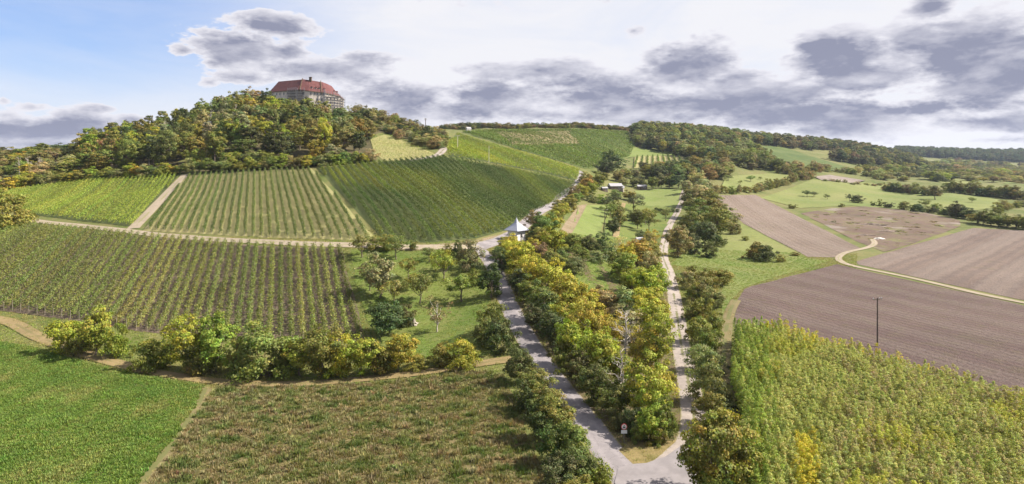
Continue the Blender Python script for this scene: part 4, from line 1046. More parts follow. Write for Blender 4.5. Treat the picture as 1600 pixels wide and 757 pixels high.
# low crop, weeds and grass
def tuft_mesh(key, seed, n_, h_, spread, wdt, lean=0.5, kind='blade'):
    r = np.random.default_rng(seed)
    V, Fc, A_ = [], [], []
    for i in range(n_):
        an = r.uniform(0, 6.28); rr = spread * math.sqrt(r.uniform(0, 1))
        b = np.array([math.cos(an) * rr, math.sin(an) * rr, -0.03])
        la = r.uniform(0, 6.28); hh = h_ * r.uniform(0.55, 1.1)
        tip = b + np.array([math.cos(la) * hh * lean * r.uniform(0.2, 1), math.sin(la) * hh * lean * r.uniform(0.2, 1), hh])
        sd = np.array([-math.sin(la), math.cos(la), 0]) * wdt * r.uniform(0.6, 1.3)
        mid = b * 0.45 + tip * 0.55
        o = len(V)
        if kind == 'blade':
            V += [b - sd * .5, b + sd * .5, tip + sd * .25, tip - sd * .25]
        else:
            V += [b, mid + sd, tip, mid - sd]
        Fc.append((o, o + 1, o + 2, o + 3))
        t = r.uniform(0.7, 1.3)
        A_.append((t * r.uniform(.9, 1.1), t, t * r.uniform(.85, 1.15), 1))
    return np_mesh(key, np.array(V), np.array(Fc), 4, 'leaf', np.array(A_))
crop_c = proto_collection('crop_proto', [tuft_mesh('crop_%d' % i, 40 + i, 34, 0.36, 0.28, 0.055, 0.75, 'leaf') for i in range(3)])
weed_c = proto_collection('weed_proto', [tuft_mesh('weed_%d' % i, 50 + i, 30, (0.55, 0.75, 0.45)[i], 0.36, 0.05, 0.6, 'leaf') for i in range(3)])
grass_c = proto_collection('grass_proto', [tuft_mesh('grass_%d' % i, 60 + i, 26, 0.26, 0.30, 0.035, 0.8, 'blade') for i in range(3)])
def low_cover(name, poly, spacing, coll, sc_r, cols, label, seed, wl=9.0, hmod=0.0):
    r = np.random.default_rng(seed)
    xy = scatter_poly(poly, spacing, 0.5, seed)
    n_ = len(xy)
    f = field_noise(xy, wl, seed) * 0.5 + 0.5 + r.normal(size=n_) * 0.16
    t = np.clip(f, 0, 0.999) * (len(cols) - 1)
    i0 = t.astype(int); fr = (t - i0)[:, None]
    cc = np.array([PALETTE.get(c, c) if isinstance(c, str) else c for c in cols])
    c = cc[i0] * (1 - fr) + cc[np.minimum(i0 + 1, len(cols) - 1)] * fr
    c = c * r.uniform(0.8, 1.22, (n_, 1)) * (1 + r.normal(size=(n_, 3)) * 0.07)
    s = r.uniform(*sc_r, n_) * (1 + hmod * field_noise(xy, wl * 0.6, seed + 1))
    return scatter(name, drop(xy), r.uniform(0, 6.28, n_), np.stack([s, s, s * r.uniform(.8, 1.2, n_)], 1), np.clip(c, 0.005, 1), r.integers(3, size=n_), coll, label)
low_cover('leafy_crop', CROP, 0.36, crop_c, (0.8, 1.3), [(0.115, 0.185, 0.037), (0.145, 0.21, 0.044), (0.13, 0.20, 0.04), (0.165, 0.215, 0.052), (0.20, 0.225, 0.07)], 'lush green leafy crop covering the lower left field', 61, 12.0, 0.2)
low_cover('tall_weeds', WEED, 0.42, weed_c, (0.42, 1.0), [(0.098, 0.13, 0.042), (0.15, 0.165, 0.062), (0.205, 0.195, 0.095), (0.25, 0.215, 0.125), (0.18, 0.15, 0.085)], 'brown and green weeds overgrowing the lower middle meadow', 62, 4.5, 0.4)
far_wood('waste_scrub', [C2(1262, 336), C2(1320, 328), C2(1440, 334), C2(1495, 347), C2(1430, 378), C2(1380, 390), C2(1330, 372)], 6.5, (0.3, 1.0), (2.5, 6.5), ['russet', 'rust brown', 'rust brown', 'pale brown'], 'low reddish scrub dotted over the waste ground', 31, (0, 0, 0, 0, 1, 0), 0.45)
# ------------------------------------------------------------------ vine rows
def ordinal(i):
    w = ['first', 'second', 'third', 'fourth', 'fifth', 'sixth', 'seventh', 'eighth', 'ninth', 'tenth', 'eleventh', 'twelfth']
    if i < len(w): return w[i]
    q = i + 1
    return '%d%s' % (q, 'th' if 10 < q % 100 < 14 else {1: 'st', 2: 'nd', 3: 'rd'}.get(q % 10, 'th'))
def row_segments(poly, spacing, dr, phase=0.0):
    nr = Vector((dr.y, -dr.x))
    us = [p[0] * nr.x + p[1] * nr.y for p in poly]
    out = []
    u = min(us) + spacing * (0.5 + phase)
    m = len(poly)
    while u < max(us):
        hits = []
        for i in range(m):
            a, b = poly[i], poly[(i + 1) % m]
            ua = a[0] * nr.x + a[1] * nr.y - u; ub = b[0] * nr.x + b[1] * nr.y - u
            if (ua > 0) != (ub > 0):
                t = ua / (ua - ub)
                x = a[0] + (b[0] - a[0]) * t; y = a[1] + (b[1] - a[1]) * t
                hits.append(x * dr.x + y * dr.y)
        hits.sort()
        for q in range(0, len(hits) - 1, 2):
            if hits[q + 1] - hits[q] > 4:
                out.append((u, hits[q], hits[q + 1]))
        u += spacing
    return out, nr
def vine_rows(poly, spacing, dr, per_m, h0, h1, half, leaf, cols, gap, name, lab, group, seed, posts=True, tintf=None, stake_step=5.0, as_one=False, phase=0.0):
    r = np.random.default_rng(seed)
    segs, nr = row_segments(poly, spacing, dr, phase)
    segs.sort(key=lambda q: q[0], reverse=True)       # from the right
    bag = []
    for ri, (u, t0, t1) in enumerate(segs):
        n_ = int((t1 - t0) * per_m)
        t = r.uniform(t0, t1, n_)
        if gap > 0:     # single plants with thinner places between them
            sp_ = 1.25
            phs = r.uniform(0, sp_)
            dd = np.abs(((t + phs) / sp_) % 1.0 - 0.5) * 2
            keep = r.uniform(size=n_) > gap * dd ** 1.5
            miss = np.sin(t * 0.9 + r.uniform(0, 6)) + np.sin(t * 0.37 + r.uniform(0, 6)) > 1.55
            t = t[keep & ~(miss & (r.uniform(size=n_) < 0.6))]
            n_ = len(t)
        wv = 0.08 * np.sin(t * 0.35 + r.uniform(0, 6))
        lat = u + wv + r.normal(size=n_) * half * 0.55
        z = h0 + (h1 - h0) * r.uniform(0, 1, n_) ** 0.8 + 0.10 * np.sin(t * 2.1 + r.uniform(0, 6))
        x = dr.x * t + nr.x * lat; y = dr.y * t + nr.y * lat
        C = np.stack([x, y, H(x, y) + z], 1)
        side = np.sign(lat - u)[:, None]
        Nn = unit(np.array([[nr.x, nr.y, 0.0]]) * side * 0.6 + np.array([[0, 0, 0.7]]) + r.normal(size=(n_, 3)) * 0.55)
        V, Fc = leaf_quads(C, Nn, leaf, r)
        tt = 1 + r.normal(size=(n_, 1)) * 0.22
        lv = np.concatenate([tt * (1 + r.normal(size=(n_, 3)) * np.array([.12, .05, .12])), np.ones((n_, 1))], 1)
        cc = np.array(cols(r))
        if tintf is not None:
            lv[:, :3] *= tintf(x, y)
        if as_one:
            bag.append((V, np.clip(lv, 0.3, 3) * np.append(cc, 1)))
            continue
        me = np_mesh(name + '_foliage', V, Fc, 4, 'leaf', np.clip(lv, 0.3, 3))
        x0 = dr.x * t0 + nr.x * u; y0 = dr.y * t0 + nr.y * u
        if posts:
            root = empty(name, (x0, y0, float(H(x0, y0))))
            fo = link('foliage', me, root); fo.location = (-x0, -y0, -float(H(x0, y0)))
            parts = []
            for q in np.arange(t0 - 0.2, t1 + 0.3, stake_step):
                bx, by = dr.x * q + nr.x * u, dr.y * q + nr.y * u
                bz = float(H(bx, by))
                parts.append(tube([np.array([bx, by, bz - 0.3]), np.array([bx, by, bz + h1 + 0.15])], [0.045, 0.04], 5))
            for q in np.arange(t0 + 0.5, t1, 1.25):
                bx, by = dr.x * q + nr.x * u, dr.y * q + nr.y * u
                bz = float(H(bx, by))
                parts.append(tube([np.array([bx, by, bz - 0.1]), np.array([bx + 0.05, by, bz + h0 + 0.3])], [0.035, 0.03], 3))
            v, f = merge(parts)
            st = mesh_obj('stakes', [tuple(np.array(q) - np.array([x0, y0, float(H(x0, y0))])) for q in v], f, 'stake', root)
            st['kind'] = 'stuff'
        else:
            root = empty(name, (x0, y0, float(H(x0, y0))))
            fo = link('foliage', me, root); fo.location = (-x0, -y0, -float(H(x0, y0)))
        fo['col'] = [float(q) for q in cc] + [1.0]; fo['kind'] = 'stuff'
        tag(root, lab(ri, len(segs)), 'vine row', group)
    return bag
def vine_mass(name, poly, spacing, dr, per_m, h0, h1, half, leaf, cols, seed, label, tintf=None, skip=None):
    bag = vine_rows(poly, spacing, dr, per_m, h0, h1, half, leaf, cols, 0, name, None, None, seed, False, tintf, as_one=True)
    V = np.concatenate([b[0] for b in bag]); L = np.concatenate([b[1] for b in bag])
    if skip is not None:
        kk = ~inside(skip, V[::4, 0], V[::4, 1])
        V = V.reshape(-1, 4, 3)[kk].reshape(-1, 3); L = L[kk]
    me = np_mesh(name, V, np.arange(len(V)).reshape(-1, 4), 4, 'leaf', L)
    o = link(name, me)
    o['col'] = [1.0, 1.0, 1.0, 1.0]
    tag(o, label, kind='stuff')
    return o
def pal(*names):
    def f(r):
        c = names[r.integers(len(names))]
        c = PALETTE[c] if isinstance(c, str) else c
        s = r.uniform(0.82, 1.18)
        return [max(0.01, q * s * r.uniform(0.93, 1.07)) for q in c]
    return f
def shrink(poly, s):
    cx = sum(p[0] for p in poly) / len(poly); cy = sum(p[1] for p in poly) / len(poly)
    out = []
    for x, y in poly:
        d = math.hypot(x - cx, y - cy)
        out.append((cx + (x - cx) * (1 - s / d), cy + (y - cy) * (1 - s / d)))
    return out
def sun_bands(x, y):        # sunlit and shaded bands of the middle slope, painted into the leaf colour
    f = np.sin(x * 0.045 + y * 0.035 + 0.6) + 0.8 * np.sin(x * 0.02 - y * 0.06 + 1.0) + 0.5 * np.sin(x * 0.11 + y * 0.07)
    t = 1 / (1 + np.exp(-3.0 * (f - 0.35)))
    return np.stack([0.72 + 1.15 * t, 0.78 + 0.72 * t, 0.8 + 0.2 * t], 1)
dA = Vector((-0.36, 1.0)).normalized()
vine_rows(shrink(VA, 0.8), 2.2, dA, 115, 0.2, 1.85, 0.66, 0.16, pal((0.155, 0.175, 0.05), (0.165, 0.18, 0.053), (0.138, 0.165, 0.045)), 0.7, 'vine_row',
          lambda i, n_: '%s vine row from the orchard in the lower vineyard' % ordinal(i), 'vine rows of the lower vineyard', 71)
vine_rows(shrink(VB, 0.6), 2.4, row_dir, 72, 0.25, 1.75, 0.46, 0.155, pal((0.092, 0.122, 0.036), (0.105, 0.135, 0.04)), 0.25, 'vine_row',
          lambda i, n_: '%s vine row from the dark vineyard in the striped upper vineyard' % ordinal(i), 'vine rows of the striped vineyard', 72, stake_step=6.0)
vine_rows(shrink(VC, 0.3), 2.0, row_dir, 32, 0.3, 1.9, 0.6, 0.17, pal((0.225, 0.27, 0.05), (0.24, 0.28, 0.052), (0.21, 0.26, 0.048)), 0.0, 'vine_row',
          lambda i, n_: '%s vine row from the grass path in the yellow green vineyard' % ordinal(i), 'vine rows of the yellow green vineyard', 73, posts=False)
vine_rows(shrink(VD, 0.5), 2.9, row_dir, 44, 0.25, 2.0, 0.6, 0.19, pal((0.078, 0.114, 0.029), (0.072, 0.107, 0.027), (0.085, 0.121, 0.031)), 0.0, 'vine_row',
          lambda i, n_: '%s vine row from the upper lane in the dark dense vineyard' % ordinal(i), 'vine rows of the dark vineyard', 74, posts=False, tintf=sun_bands)
vine_mass('far_vines', VD2, 2.6, row_dir, 9, 0.4, 2.0, 0.7, 0.34, pal((0.20, 0.24, 0.045), (0.22, 0.255, 0.05)), 75, 'bright vines on the sunny slope above the poles', lambda x, y: 0.72 + 0.28 * sun_bands(x, y))
vine_mass('far_vines', VD3, 3.6, Vector((-0.5, 1.0)).normalized(), 5.5, 0.4, 2.1, 0.8, 0.55, pal((0.125, 0.165, 0.045), (0.14, 0.18, 0.048)), 76, 'dark vines on the high slope near the ridge', None, VX)
vine_mass('far_vines', VX, 7.5, Vector((-0.25, 1.0)).normalized(), 9, 0.5, 3.2, 1.1, 0.5, pal((0.10, 0.13, 0.035)), 77, 'widely spaced vine lines near the ridge')
vine_mass('far_vines', VE, 2.0, Vector((0.45, 1.0)).normalized(), 7, 0.3, 1.3, 0.30, 0.18, pal((0.21, 0.245, 0.075)), 78, 'young pale vines in the small plot beside the castle hill')
vine_mass('far_vines', VF, 6.0, Vector((0.22, 1.0)).normalized(), 9, 0.5, 3.0, 0.9, 0.5, pal((0.11, 0.15, 0.035)), 79, 'dark vine lines in the small striped plot beyond the cottages')

# ------------------------------------------------------------------ young poplar plantation
sap_xy = []
segs, nr_ = row_segments(shrink(COPP, 0.5), 1.15, Vector((0.26, 1.0)).normalized())
dr_ = Vector((0.26, 1.0)).normalized()
rs = np.random.default_rng(91)
for (u, t0, t1) in segs:
    for t in np.arange(t0, t1, 0.8):
        tt = t + rs.uniform(-0.25, 0.25); uu = u + rs.uniform(-0.25, 0.25)
        sap_xy.append((dr_.x * tt + nr_.x * uu, dr_.y * tt + nr_.y * uu))
sap_xy = np.array(sap_xy)
spx = 800 + sap_xy[:, 0] / sap_xy[:, 1] * F
sz = H(sap_xy[:, 0], sap_xy[:, 1])
spy = HY + (CAMZ - sz) / sap_xy[:, 1] * F
keep = (spx < 1720) & (spy < 860)
sap_xy, spx, spy, sz = sap_xy[keep], spx[keep], spy[keep], sz[keep]
f1 = field_noise(sap_xy, 30, 5); f2 = field_noise(sap_xy, 9, 6)
def sap_colour(i):
    x, y = sap_xy[i]
    edge = np.clip((330 - (spy[i] - 0.28 * (spx[i] - 1146)) ) / 60 + 3.0, 0, 1)
    edge = 1.0 if spy[i] - 0.26 * (spx[i] - 1146) < 535 else 0.0
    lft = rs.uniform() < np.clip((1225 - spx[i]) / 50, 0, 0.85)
    t = 0.5 + 0.35 * f2[i] + rs.normal() * 0.18
    c = np.array([0.27, 0.31, 0.09]) * (1 - t) + np.array([0.375, 0.385, 0.15]) * t
    if f1[i] > 0.55 or edge > 0.5: c = c * 0.4 + np.array([0.36, 0.36, 0.05]) * 0.6
    if edge > 0.5 and rs.uniform() < 0.35: c = np.array([0.46, 0.41, 0.05])
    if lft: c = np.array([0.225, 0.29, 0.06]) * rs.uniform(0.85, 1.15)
    if (abs(spx[i] - 1262) < 22 and spy[i] > 720 and rs.uniform() < 0.7): c = np.array([0.42, 0.38, 0.05])
    if spx[i] > 1300 and rs.uniform() < 0.3: c = np.array([0.32, 0.29, 0.15])
    return np.clip(c * rs.uniform(0.85, 1.18), 0.01, 1)
cols_s = np.array([sap_colour(i) for i in range(len(sap_xy))])
hs = rs.uniform(0.78, 1.15, len(sap_xy)) * (1 + 0.12 * f2) * np.where(spx < 1230, 1.12, 1.0)
ws = rs.uniform(0.85, 1.25, len(sap_xy))
whole = [crown_with_trunk('sapling%d' % i) for i in range(3)]
vis_key = np.where((spx < 1600) & (spy - hs * 4.6 / sap_xy[:, 1] * F < 752), 0, 1e6)
# the saplings that show largest: along the shaded left flank, the far edge and the near rows
flank = (spx - 1150) * 0.8
front = np.abs(spy - 740) * 0.5
score = vis_key + np.minimum(flank, front) - spy * 0.1
sel = np.argsort(score)[:240]
is_sel = np.zeros(len(sap_xy), bool); is_sel[sel] = True
nl = nn = 0
for i in sorted(sel, key=lambda q: spx[q]):
    o = link('poplar_sapling', whole[i % 3])
    o.location = (sap_xy[i, 0], sap_xy[i, 1], sz[i]); o.rotation_euler = (0, 0, rs.uniform(0, 6.28)); o.scale = (ws[i], ws[i], hs[i])
    o['col'] = [float(q) for q in cols_s[i]] + [1.0]
    lft = spx[i] < 1230
    nl += lft; nn += not lft
    tag(o, ('slender green poplar sapling on the left flank of the plantation, %s from the left' % ordinal(nl - 1)) if lft else ('slender yellow green poplar sapling in the nearest plantation rows, %s from the left' % ordinal(nn - 1)), 'sapling', 'saplings on the left flank' if lft else 'saplings in the nearest rows')
ns = ~is_sel
scatter('poplar_plantation', np.concatenate([sap_xy[ns], sz[ns][:, None]], 1), rs.uniform(0, 6.28, ns.sum()), np.stack([ws[ns], ws[ns], hs[ns]], 1), cols_s[ns], rs.integers(3, size=ns.sum()), proto_collection('sapling_proto', whole), 'dense stand of young poplars filling the lower right corner')

# ------------------------------------------------------------------ labels of the trees
byg = {}
for t in TREES:
    byg.setdefault((t[4], t[2], t[1]), []).append(t)
for (g, noun, c), lst in byg.items():
    lst.sort(key=lambda t: t[0].location.x / t[0].location.y)
    for i, (e, c, noun, place, g) in enumerate(lst):
        lab = '%s %s %s' % (c, noun, place) if len(lst) == 1 else '%s %s %s, %s from the left' % (c, noun, place, ordinal(i))
        if noun == 'dead tree': lab = lab.replace('white dead', 'dead')
        tag(e, lab, 'shrub' if ('shrub' in noun or 'bush' in noun) else 'tree', g)
# ------------------------------------------------------------------ grass tufts on verges, paths and the orchard floor
def dist_line(xy, C):
    d = np.full(len(xy), 1e9)
    for i in range(len(C) - 1):
        a = np.array(C[i]); b = np.array(C[i + 1]); ab = b - a
        t = np.clip(((xy - a) @ ab) / (ab @ ab + 1e-9), 0, 1)
        d = np.minimum(d, np.linalg.norm(xy - a - t[:, None] * ab, axis=1))
    return d
rg = np.random.default_rng(77)
gxy = scatter_poly([W2(-60, 64), W2(1290, 64), W2(1340, 250), W2(1000, 275), W2(760, 200), W2(-60, 190)], 0.85, 0.5, 78)
gk = np.ones(len(gxy), bool)
for pl in NO_GRASS:
    gk &= ~inside(pl, gxy[:, 0], gxy[:, 1])
for (Cl, wd) in TRACKS:
    gk &= dist_line(gxy, Cl) > wd * rg.uniform(0.36, 0.52, len(gxy))
gxy = gxy[gk]
fn = field_noise(gxy, 22, 3) * 0.5 + 0.5 + rg.normal(size=len(gxy)) * 0.22
lush = np.zeros(len(gxy), bool)
for pl in LUSH:
    lush |= inside(pl, gxy[:, 0], gxy[:, 1])
fn = np.clip(np.where(lush, fn * 0.55, fn * 0.75 + 0.25), 0, 1)[:, None]
gc = np.array([[0.145, 0.235, 0.035]]) * (1 - fn) + np.array([[0.30, 0.25, 0.105]]) * fn
gc *= rg.uniform(0.8, 1.2, (len(gxy), 1))
gs = rg.uniform(0.6, 1.5, len(gxy))
scatter('wild_grass', drop(gxy), rg.uniform(0, 6.28, len(gxy)), np.stack([gs * 1.2, gs * 1.2, gs], 1), gc, rg.integers(3, size=len(gxy)), grass_c, 'tufts of wild grass on the verges and the orchard floor')

# ------------------------------------------------------------------ building kit
plain('roof_tile', (0.125, 0.043, 0.04), 0.85, 0.22, 0.5)
plain('stone_wall', (0.60, 0.53, 0.46), 0.9, 0.2, 0.35)
plain('pale_stone', (0.52, 0.48, 0.43), 0.9, 0.15, 0.6)
plain('white_render', (0.72, 0.68, 0.66), 0.85, 0.06, 0.8)
plain('slate', (0.30, 0.31, 0.37), 0.55, 0.15, 3.0, 0.5)
plain('window_dark', (0.03, 0.032, 0.04), 0.25, 0.1, 3.0, 0.6)
plain('frame_white', (0.62, 0.58, 0.54), 0.7, 0.06, 3.0)
plain('scaffold_wood', (0.10, 0.088, 0.08), 0.85, 0.25, 2.0)
plain('scaffold_steel', (0.30, 0.31, 0.33), 0.45, 0.1, 3.0, 0.5, 0.6)
plain('pole_wood', (0.11, 0.085, 0.065), 0.9, 0.25, 3.0)
plain('pole_pale', (0.55, 0.50, 0.36), 0.85, 0.12, 3.0)
plain('insulator', (0.70, 0.68, 0.66), 0.3, 0.05, 5.0, 0.6)
plain('sign_white', (0.78, 0.78, 0.78), 0.45, 0.03, 5.0, 0.5)
plain('sign_red', (0.55, 0.02, 0.025), 0.45, 0.05, 5.0, 0.5)
plain('sign_black', (0.02, 0.02, 0.02), 0.5, 0.05, 5.0, 0.5)
plain('galvanised', (0.42, 0.43, 0.44), 0.4, 0.08, 5.0, 0.5, 0.7)
plain('shed_board', (0.20, 0.16, 0.12), 0.9, 0.2, 2.0)
plain('felt_roof', (0.34, 0.33, 0.34), 0.8, 0.15, 2.0)
plain('tarp', (0.36, 0.31, 0.25), 0.7, 0.12, 2.0)
plain('earth_dark', (0.16, 0.12, 0.095), 0.95, 0.3, 0.8)
plain('door_wood', (0.13, 0.085, 0.05), 0.7, 0.15, 3.0)
def boxm(c, s, rz=0.0):
    """box mesh data centred at c with full sizes s"""
    cx, cy, cz_ = c; ca, sa = math.cos(rz), math.sin(rz)
    V = []
    for dz in (-.5, .5):
        for (dx, dy) in ((-.5, -.5), (.5, -.5), (.5, .5), (-.5, .5)):
            x, y = dx * s[0], dy * s[1]
            V.append((cx + x * ca - y * sa, cy + x * sa + y * ca, cz_ + dz * s[2]))
    return V, [(3, 2, 1, 0), (4, 5, 6, 7), (0, 1, 5, 4), (1, 2, 6, 5), (2, 3, 7, 6), (3, 0, 4, 7)]
def part(name, pieces, mat, parent, label=None):
    v, f = merge(pieces if isinstance(pieces, list) else [pieces])
    o = mesh_obj(name, v, f, mat, parent)
    if label: o['label'] = label
    return o
def strip(P, Q):
    """quads between two polylines"""
    n_ = len(P)
    return list(P) + list(Q), [(i, i + 1, n_ + i + 1, n_ + i) for i in range(n_ - 1)]

# ------------------------------------------------------------------ castle on the hill
cb = gp(480, 520)
castle = empty('castle', cb)
tag(castle, 'stone castle with red tiled roof on top of the wooded hill', 'castle')
FR = [Vector(q) for q in ((-36.9, 17), (-7.8, 0), (1.2, 0.4), (13, 5), (18, 11), (21, 18), (22.5, 27))]
EV = [18.2, 18.3, 17.6, 16.4, 15.6, 14.8, 13.0]
RG = [27.2, 27.2, 26.6, 25.4, 24.4, 23.2, 20.5]
nm = []
for i in range(len(FR)):
    t = (FR[min(i + 1, 6)] - FR[max(i - 1, 0)]).normalized()
    nm.append(Vector((-t.y, t.x)))
def off(i, o):
    return FR[i] + nm[i] * o
def fr(seg, t, o=0.0):
    """point on the front wall of segment seg, o metres inward, with its heading"""
    a, b = FR[seg], FR[seg + 1]
    d = (b - a).normalized(); n_ = Vector((-d.y, d.x))
    p = a.lerp(b, t) + n_ * o
    return p, math.atan2(d.y, d.x)
base_z = -6.0
fb = [(off(i, 0).x, off(i, 0).y, base_z) for i in range(7)]; ft = [(off(i, 0).x, off(i, 0).y, EV[i]) for i in range(7)]
kb = [(off(i, 14).x, off(i, 14).y, base_z) for i in range(7)]; kt = [(off(i, 14).x, off(i, 14).y, EV[i]) for i in range(7)]
ends = [(fb[0], kb[0], kt[0], ft[0]), (fb[6], kb[6], kt[6], ft[6])]
part('wall', [strip(fb, ft), strip(kb, kt)] + [(list(e_), [(0, 1, 2, 3)]) for e_ in ends], 'stone_wall', castle)
RO = [off(i, 7) for i in range(7)]
ro0 = RO[0] + (RO[1] - RO[0]).normalized() * 2.5
ro6 = RO[6] - (RO[6] - RO[5]).normalized() * 3.0
RO[0], RO[6] = ro0, ro6
e1 = [(off(i, -0.7).x, off(i, -0.7).y, EV[i] - 0.5) for i in range(7)]
e2 = [(off(i, 14.7).x, off(i, 14.7).y, EV[i] - 0.5) for i in range(7)]
rr = [(RO[i].x, RO[i].y, RG[i]) for i in range(7)]
roof = part('roof', [strip(e1, rr), strip(rr, e2), ([e1[0], e2[0], rr[0]], [(0, 1, 2)]), ([e1[6], e2[6], rr[6]], [(0, 1, 2)])], 'roof_tile', castle)
part('eave', [strip([(off(i, -0.75).x, off(i, -0.75).y, EV[i] - 0.95) for i in range(7)], [(off(i, -0.75).x, off(i, -0.75).y, EV[i] - 0.45) for i in range(7)])], 'door_wood', castle)
for (seg, t) in ((1, 0.22), (2, 0.78)):       # fire walls standing above the tiles
    a, b = FR[seg], FR[seg + 1]
    p, hd = fr(seg, t)
    n_ = Vector((-math.sin(hd), math.cos(hd)))
    ez = EV[seg] + (EV[seg + 1] - EV[seg]) * t; rz_ = RG[seg] + (RG[seg + 1] - RG[seg]) * t
    V = []
    for s in (-0.3, 0.3):
        for (o_, z_) in ((-0.9, ez + 0.1), (7, rz_ + 1.1), (14.9, ez + 0.1), (14.9, ez - 1.5), (-0.9, ez - 1.5)):
            q = p + n_ * o_ + Vector((math.cos(hd), math.sin(hd))) * s
            V.append((q.x, q.y, z_))
    part('gable_parapet', (V, [(0, 1, 2, 3, 4), (9, 8, 7, 6, 5)] + [(i, (i + 1) % 5 + 0, 5 + (i + 1) % 5, 5 + i) for i in range(5)]), 'door_wood', castle)
p, hd = fr(1, 0.95, 6.5)
ch = part('chimney', [boxm((p.x, p.y, 27.2), (2.0, 1.4, 3.4), hd), boxm((p.x, p.y, 28.98), (2.4, 1.8, 0.3), hd)], 'door_wood', castle)
for (seg, t, o_) in ((2, 0.18, 2.4), (2, 0.42, 2.4), (2, 0.64, 2.4), (3, 0.1, 2.6), (4, 0.5, 2.6), (4, 0.9, 2.4)):
    p, hd = fr(seg, t, o_)
    ez = EV[seg] + (EV[seg + 1] - EV[seg]) * t + 2.0
    d_ = part('dormer', [boxm((p.x, p.y, ez), (1.7, 2.2, 1.6), hd)], 'stone_wall', castle)
    c_, s_ = math.cos(hd), math.sin(hd)
    V = []
    for (x, y, z) in ((-1.15, -1.4, .8), (0, -1.4, 1.9), (1.15, -1.4, .8), (-1.15, 2.4, .8), (0, 2.4, 1.9), (1.15, 2.4, .8)):
        V.append((p.x + x * c_ - y * s_, p.y + x * s_ + y * c_, ez + z))
    part('dormer_roof', (V, [(0, 1, 4, 3), (1, 2, 5, 4), (0, 2, 1), (3, 4, 5)]), 'roof_tile', d_)
    q = p + Vector((s_, -c_)) * 1.13
    part('pane', [boxm((q.x, q.y, ez + 0.05), (0.9, 0.06, 0.9), hd)], 'window_dark', d_)
def castle_window(seg, t, z, w_=1.1, h_=1.9):
    p, hd = fr(seg, t, -0.06)
    n_ = Vector((-math.sin(hd), math.cos(hd)))
    f_ = part('window', [boxm((p.x, p.y, z), (w_ + 0.5, 0.16, h_ + 0.5), hd)], 'pale_stone', castle)
    q = p - n_ * 0.10
    part('pane', [boxm((q.x, q.y, z), (w_, 0.08, h_), hd)], 'window_dark', f_)
    part('mullion', [boxm((q.x - n_.x * .06, q.y - n_.y * .06, z), (0.10, 0.05, h_), hd)], 'frame_white', f_)
for t in (0.12, 0.26, 0.38, 0.52, 0.64): castle_window(0, t, 15.6)
for t in (0.2, 0.45, 0.66): castle_window(0, t, 11.0)
for (s, t) in ((1, 0.5), (2, 0.12), (2, 0.36), (2, 0.52), (2, 0.74), (2, 0.9)): castle_window(s, t, 14.9)
for (s, t) in ((1, 0.8), (2, 0.14), (2, 0.52), (2, 0.8)): castle_window(s, t, 10.2)
for (s, t) in ((2, 0.3), (2, 0.62)): castle_window(s, t, 6.0)
for s in (3, 4, 5):
    for t in (0.25, 0.7):
        for z in (4.5, 8.2, 11.8): castle_window(s, t, z)
part('base_wall', [strip([(off(i, -0.9).x, off(i, -0.9).y, -5.0) for i in (3, 4, 5)], [(off(i, -0.6).x, off(i, -0.6).y, 2.2) for i in (3, 4, 5)]), strip([(off(i, -0.6).x, off(i, -0.6).y, 2.2) for i in (3, 4, 5)], [(off(i, 0.2).x, off(i, 0.2).y, 2.3) for i in (3, 4, 5)])], 'pale_stone', castle)
def scaffold(segs_, zs, label):
    """tube scaffold with plank decks along wall pieces (segment, t0, t1)"""
    s0, a0, _ = segs_[0]
    pr, _ = fr(s0, a0, -1.0)
    root = empty('scaffold', (cb.x + pr.x, cb.y + pr.y, cb.z - 2.0))
    tag(root, label, 'scaffold', 'scaffolds on the castle walls')
    o0 = Vector((pr.x, pr.y, -2.0))
    def loc(v):
        return [(x - o0.x, y - o0.y, z - o0.z) for x, y, z in v]
    for (sg, a_, b_) in segs_:
        L = (FR[sg + 1] - FR[sg]).length * (b_ - a_)
        top = min(EV[sg], EV[sg + 1]) + 0.8
        m_ = max(2, int(round(L / 2.5)))
        for z in zs:
            if z > top: continue
            p, hd = fr(sg, (a_ + b_) / 2, -1.15)
            v, f = boxm((p.x, p.y, z), (L, 0.9, 0.26), hd)
            dk = part('deck', [(loc(v), f)], 'scaffold_wood', root)
            p2, _ = fr(sg, (a_ + b_) / 2, -1.66)
            v, f = boxm((p2.x, p2.y, z + 1.0), (L, 0.06, 0.16), hd)
            v2, f2 = boxm((p2.x, p2.y, z + 0.55), (L, 0.04, 0.06), hd)
            v3, f3 = boxm((p2.x, p2.y, z + 0.12), (L, 0.04, 0.2), hd)
            part('rail', [(loc(v), f), (loc(v2), f2), (loc(v3), f3)], 'scaffold_wood', dk)
        for q in range(m_ + 1):
            for o_ in (-1.66, -0.66):
                p, hd = fr(sg, a_ + (b_ - a_) * q / m_, o_)
                part('standard', tube([np.array([p.x - o0.x, p.y - o0.y, -2.0]), np.array([p.x - o0.x, p.y - o0.y, top + 0.9 + 2.0])], [0.09, 0.09], 5), 'scaffold_steel', root)
scaffold([(0, 0.70, 0.985), (1, 0.02, 0.62)], (6.0, 8.2, 10.4, 12.6, 14.8, 17.0), 'tall tube scaffold round the near corner of the castle')
scaffold([(2, 0.92, 0.995), (3, 0.01, 0.99), (4, 0.01, 0.99), (5, 0.01, 0.95)], (3.0, 5.2, 7.4, 9.6, 11.8, 14.0), 'long curved scaffold along the right castle wing')

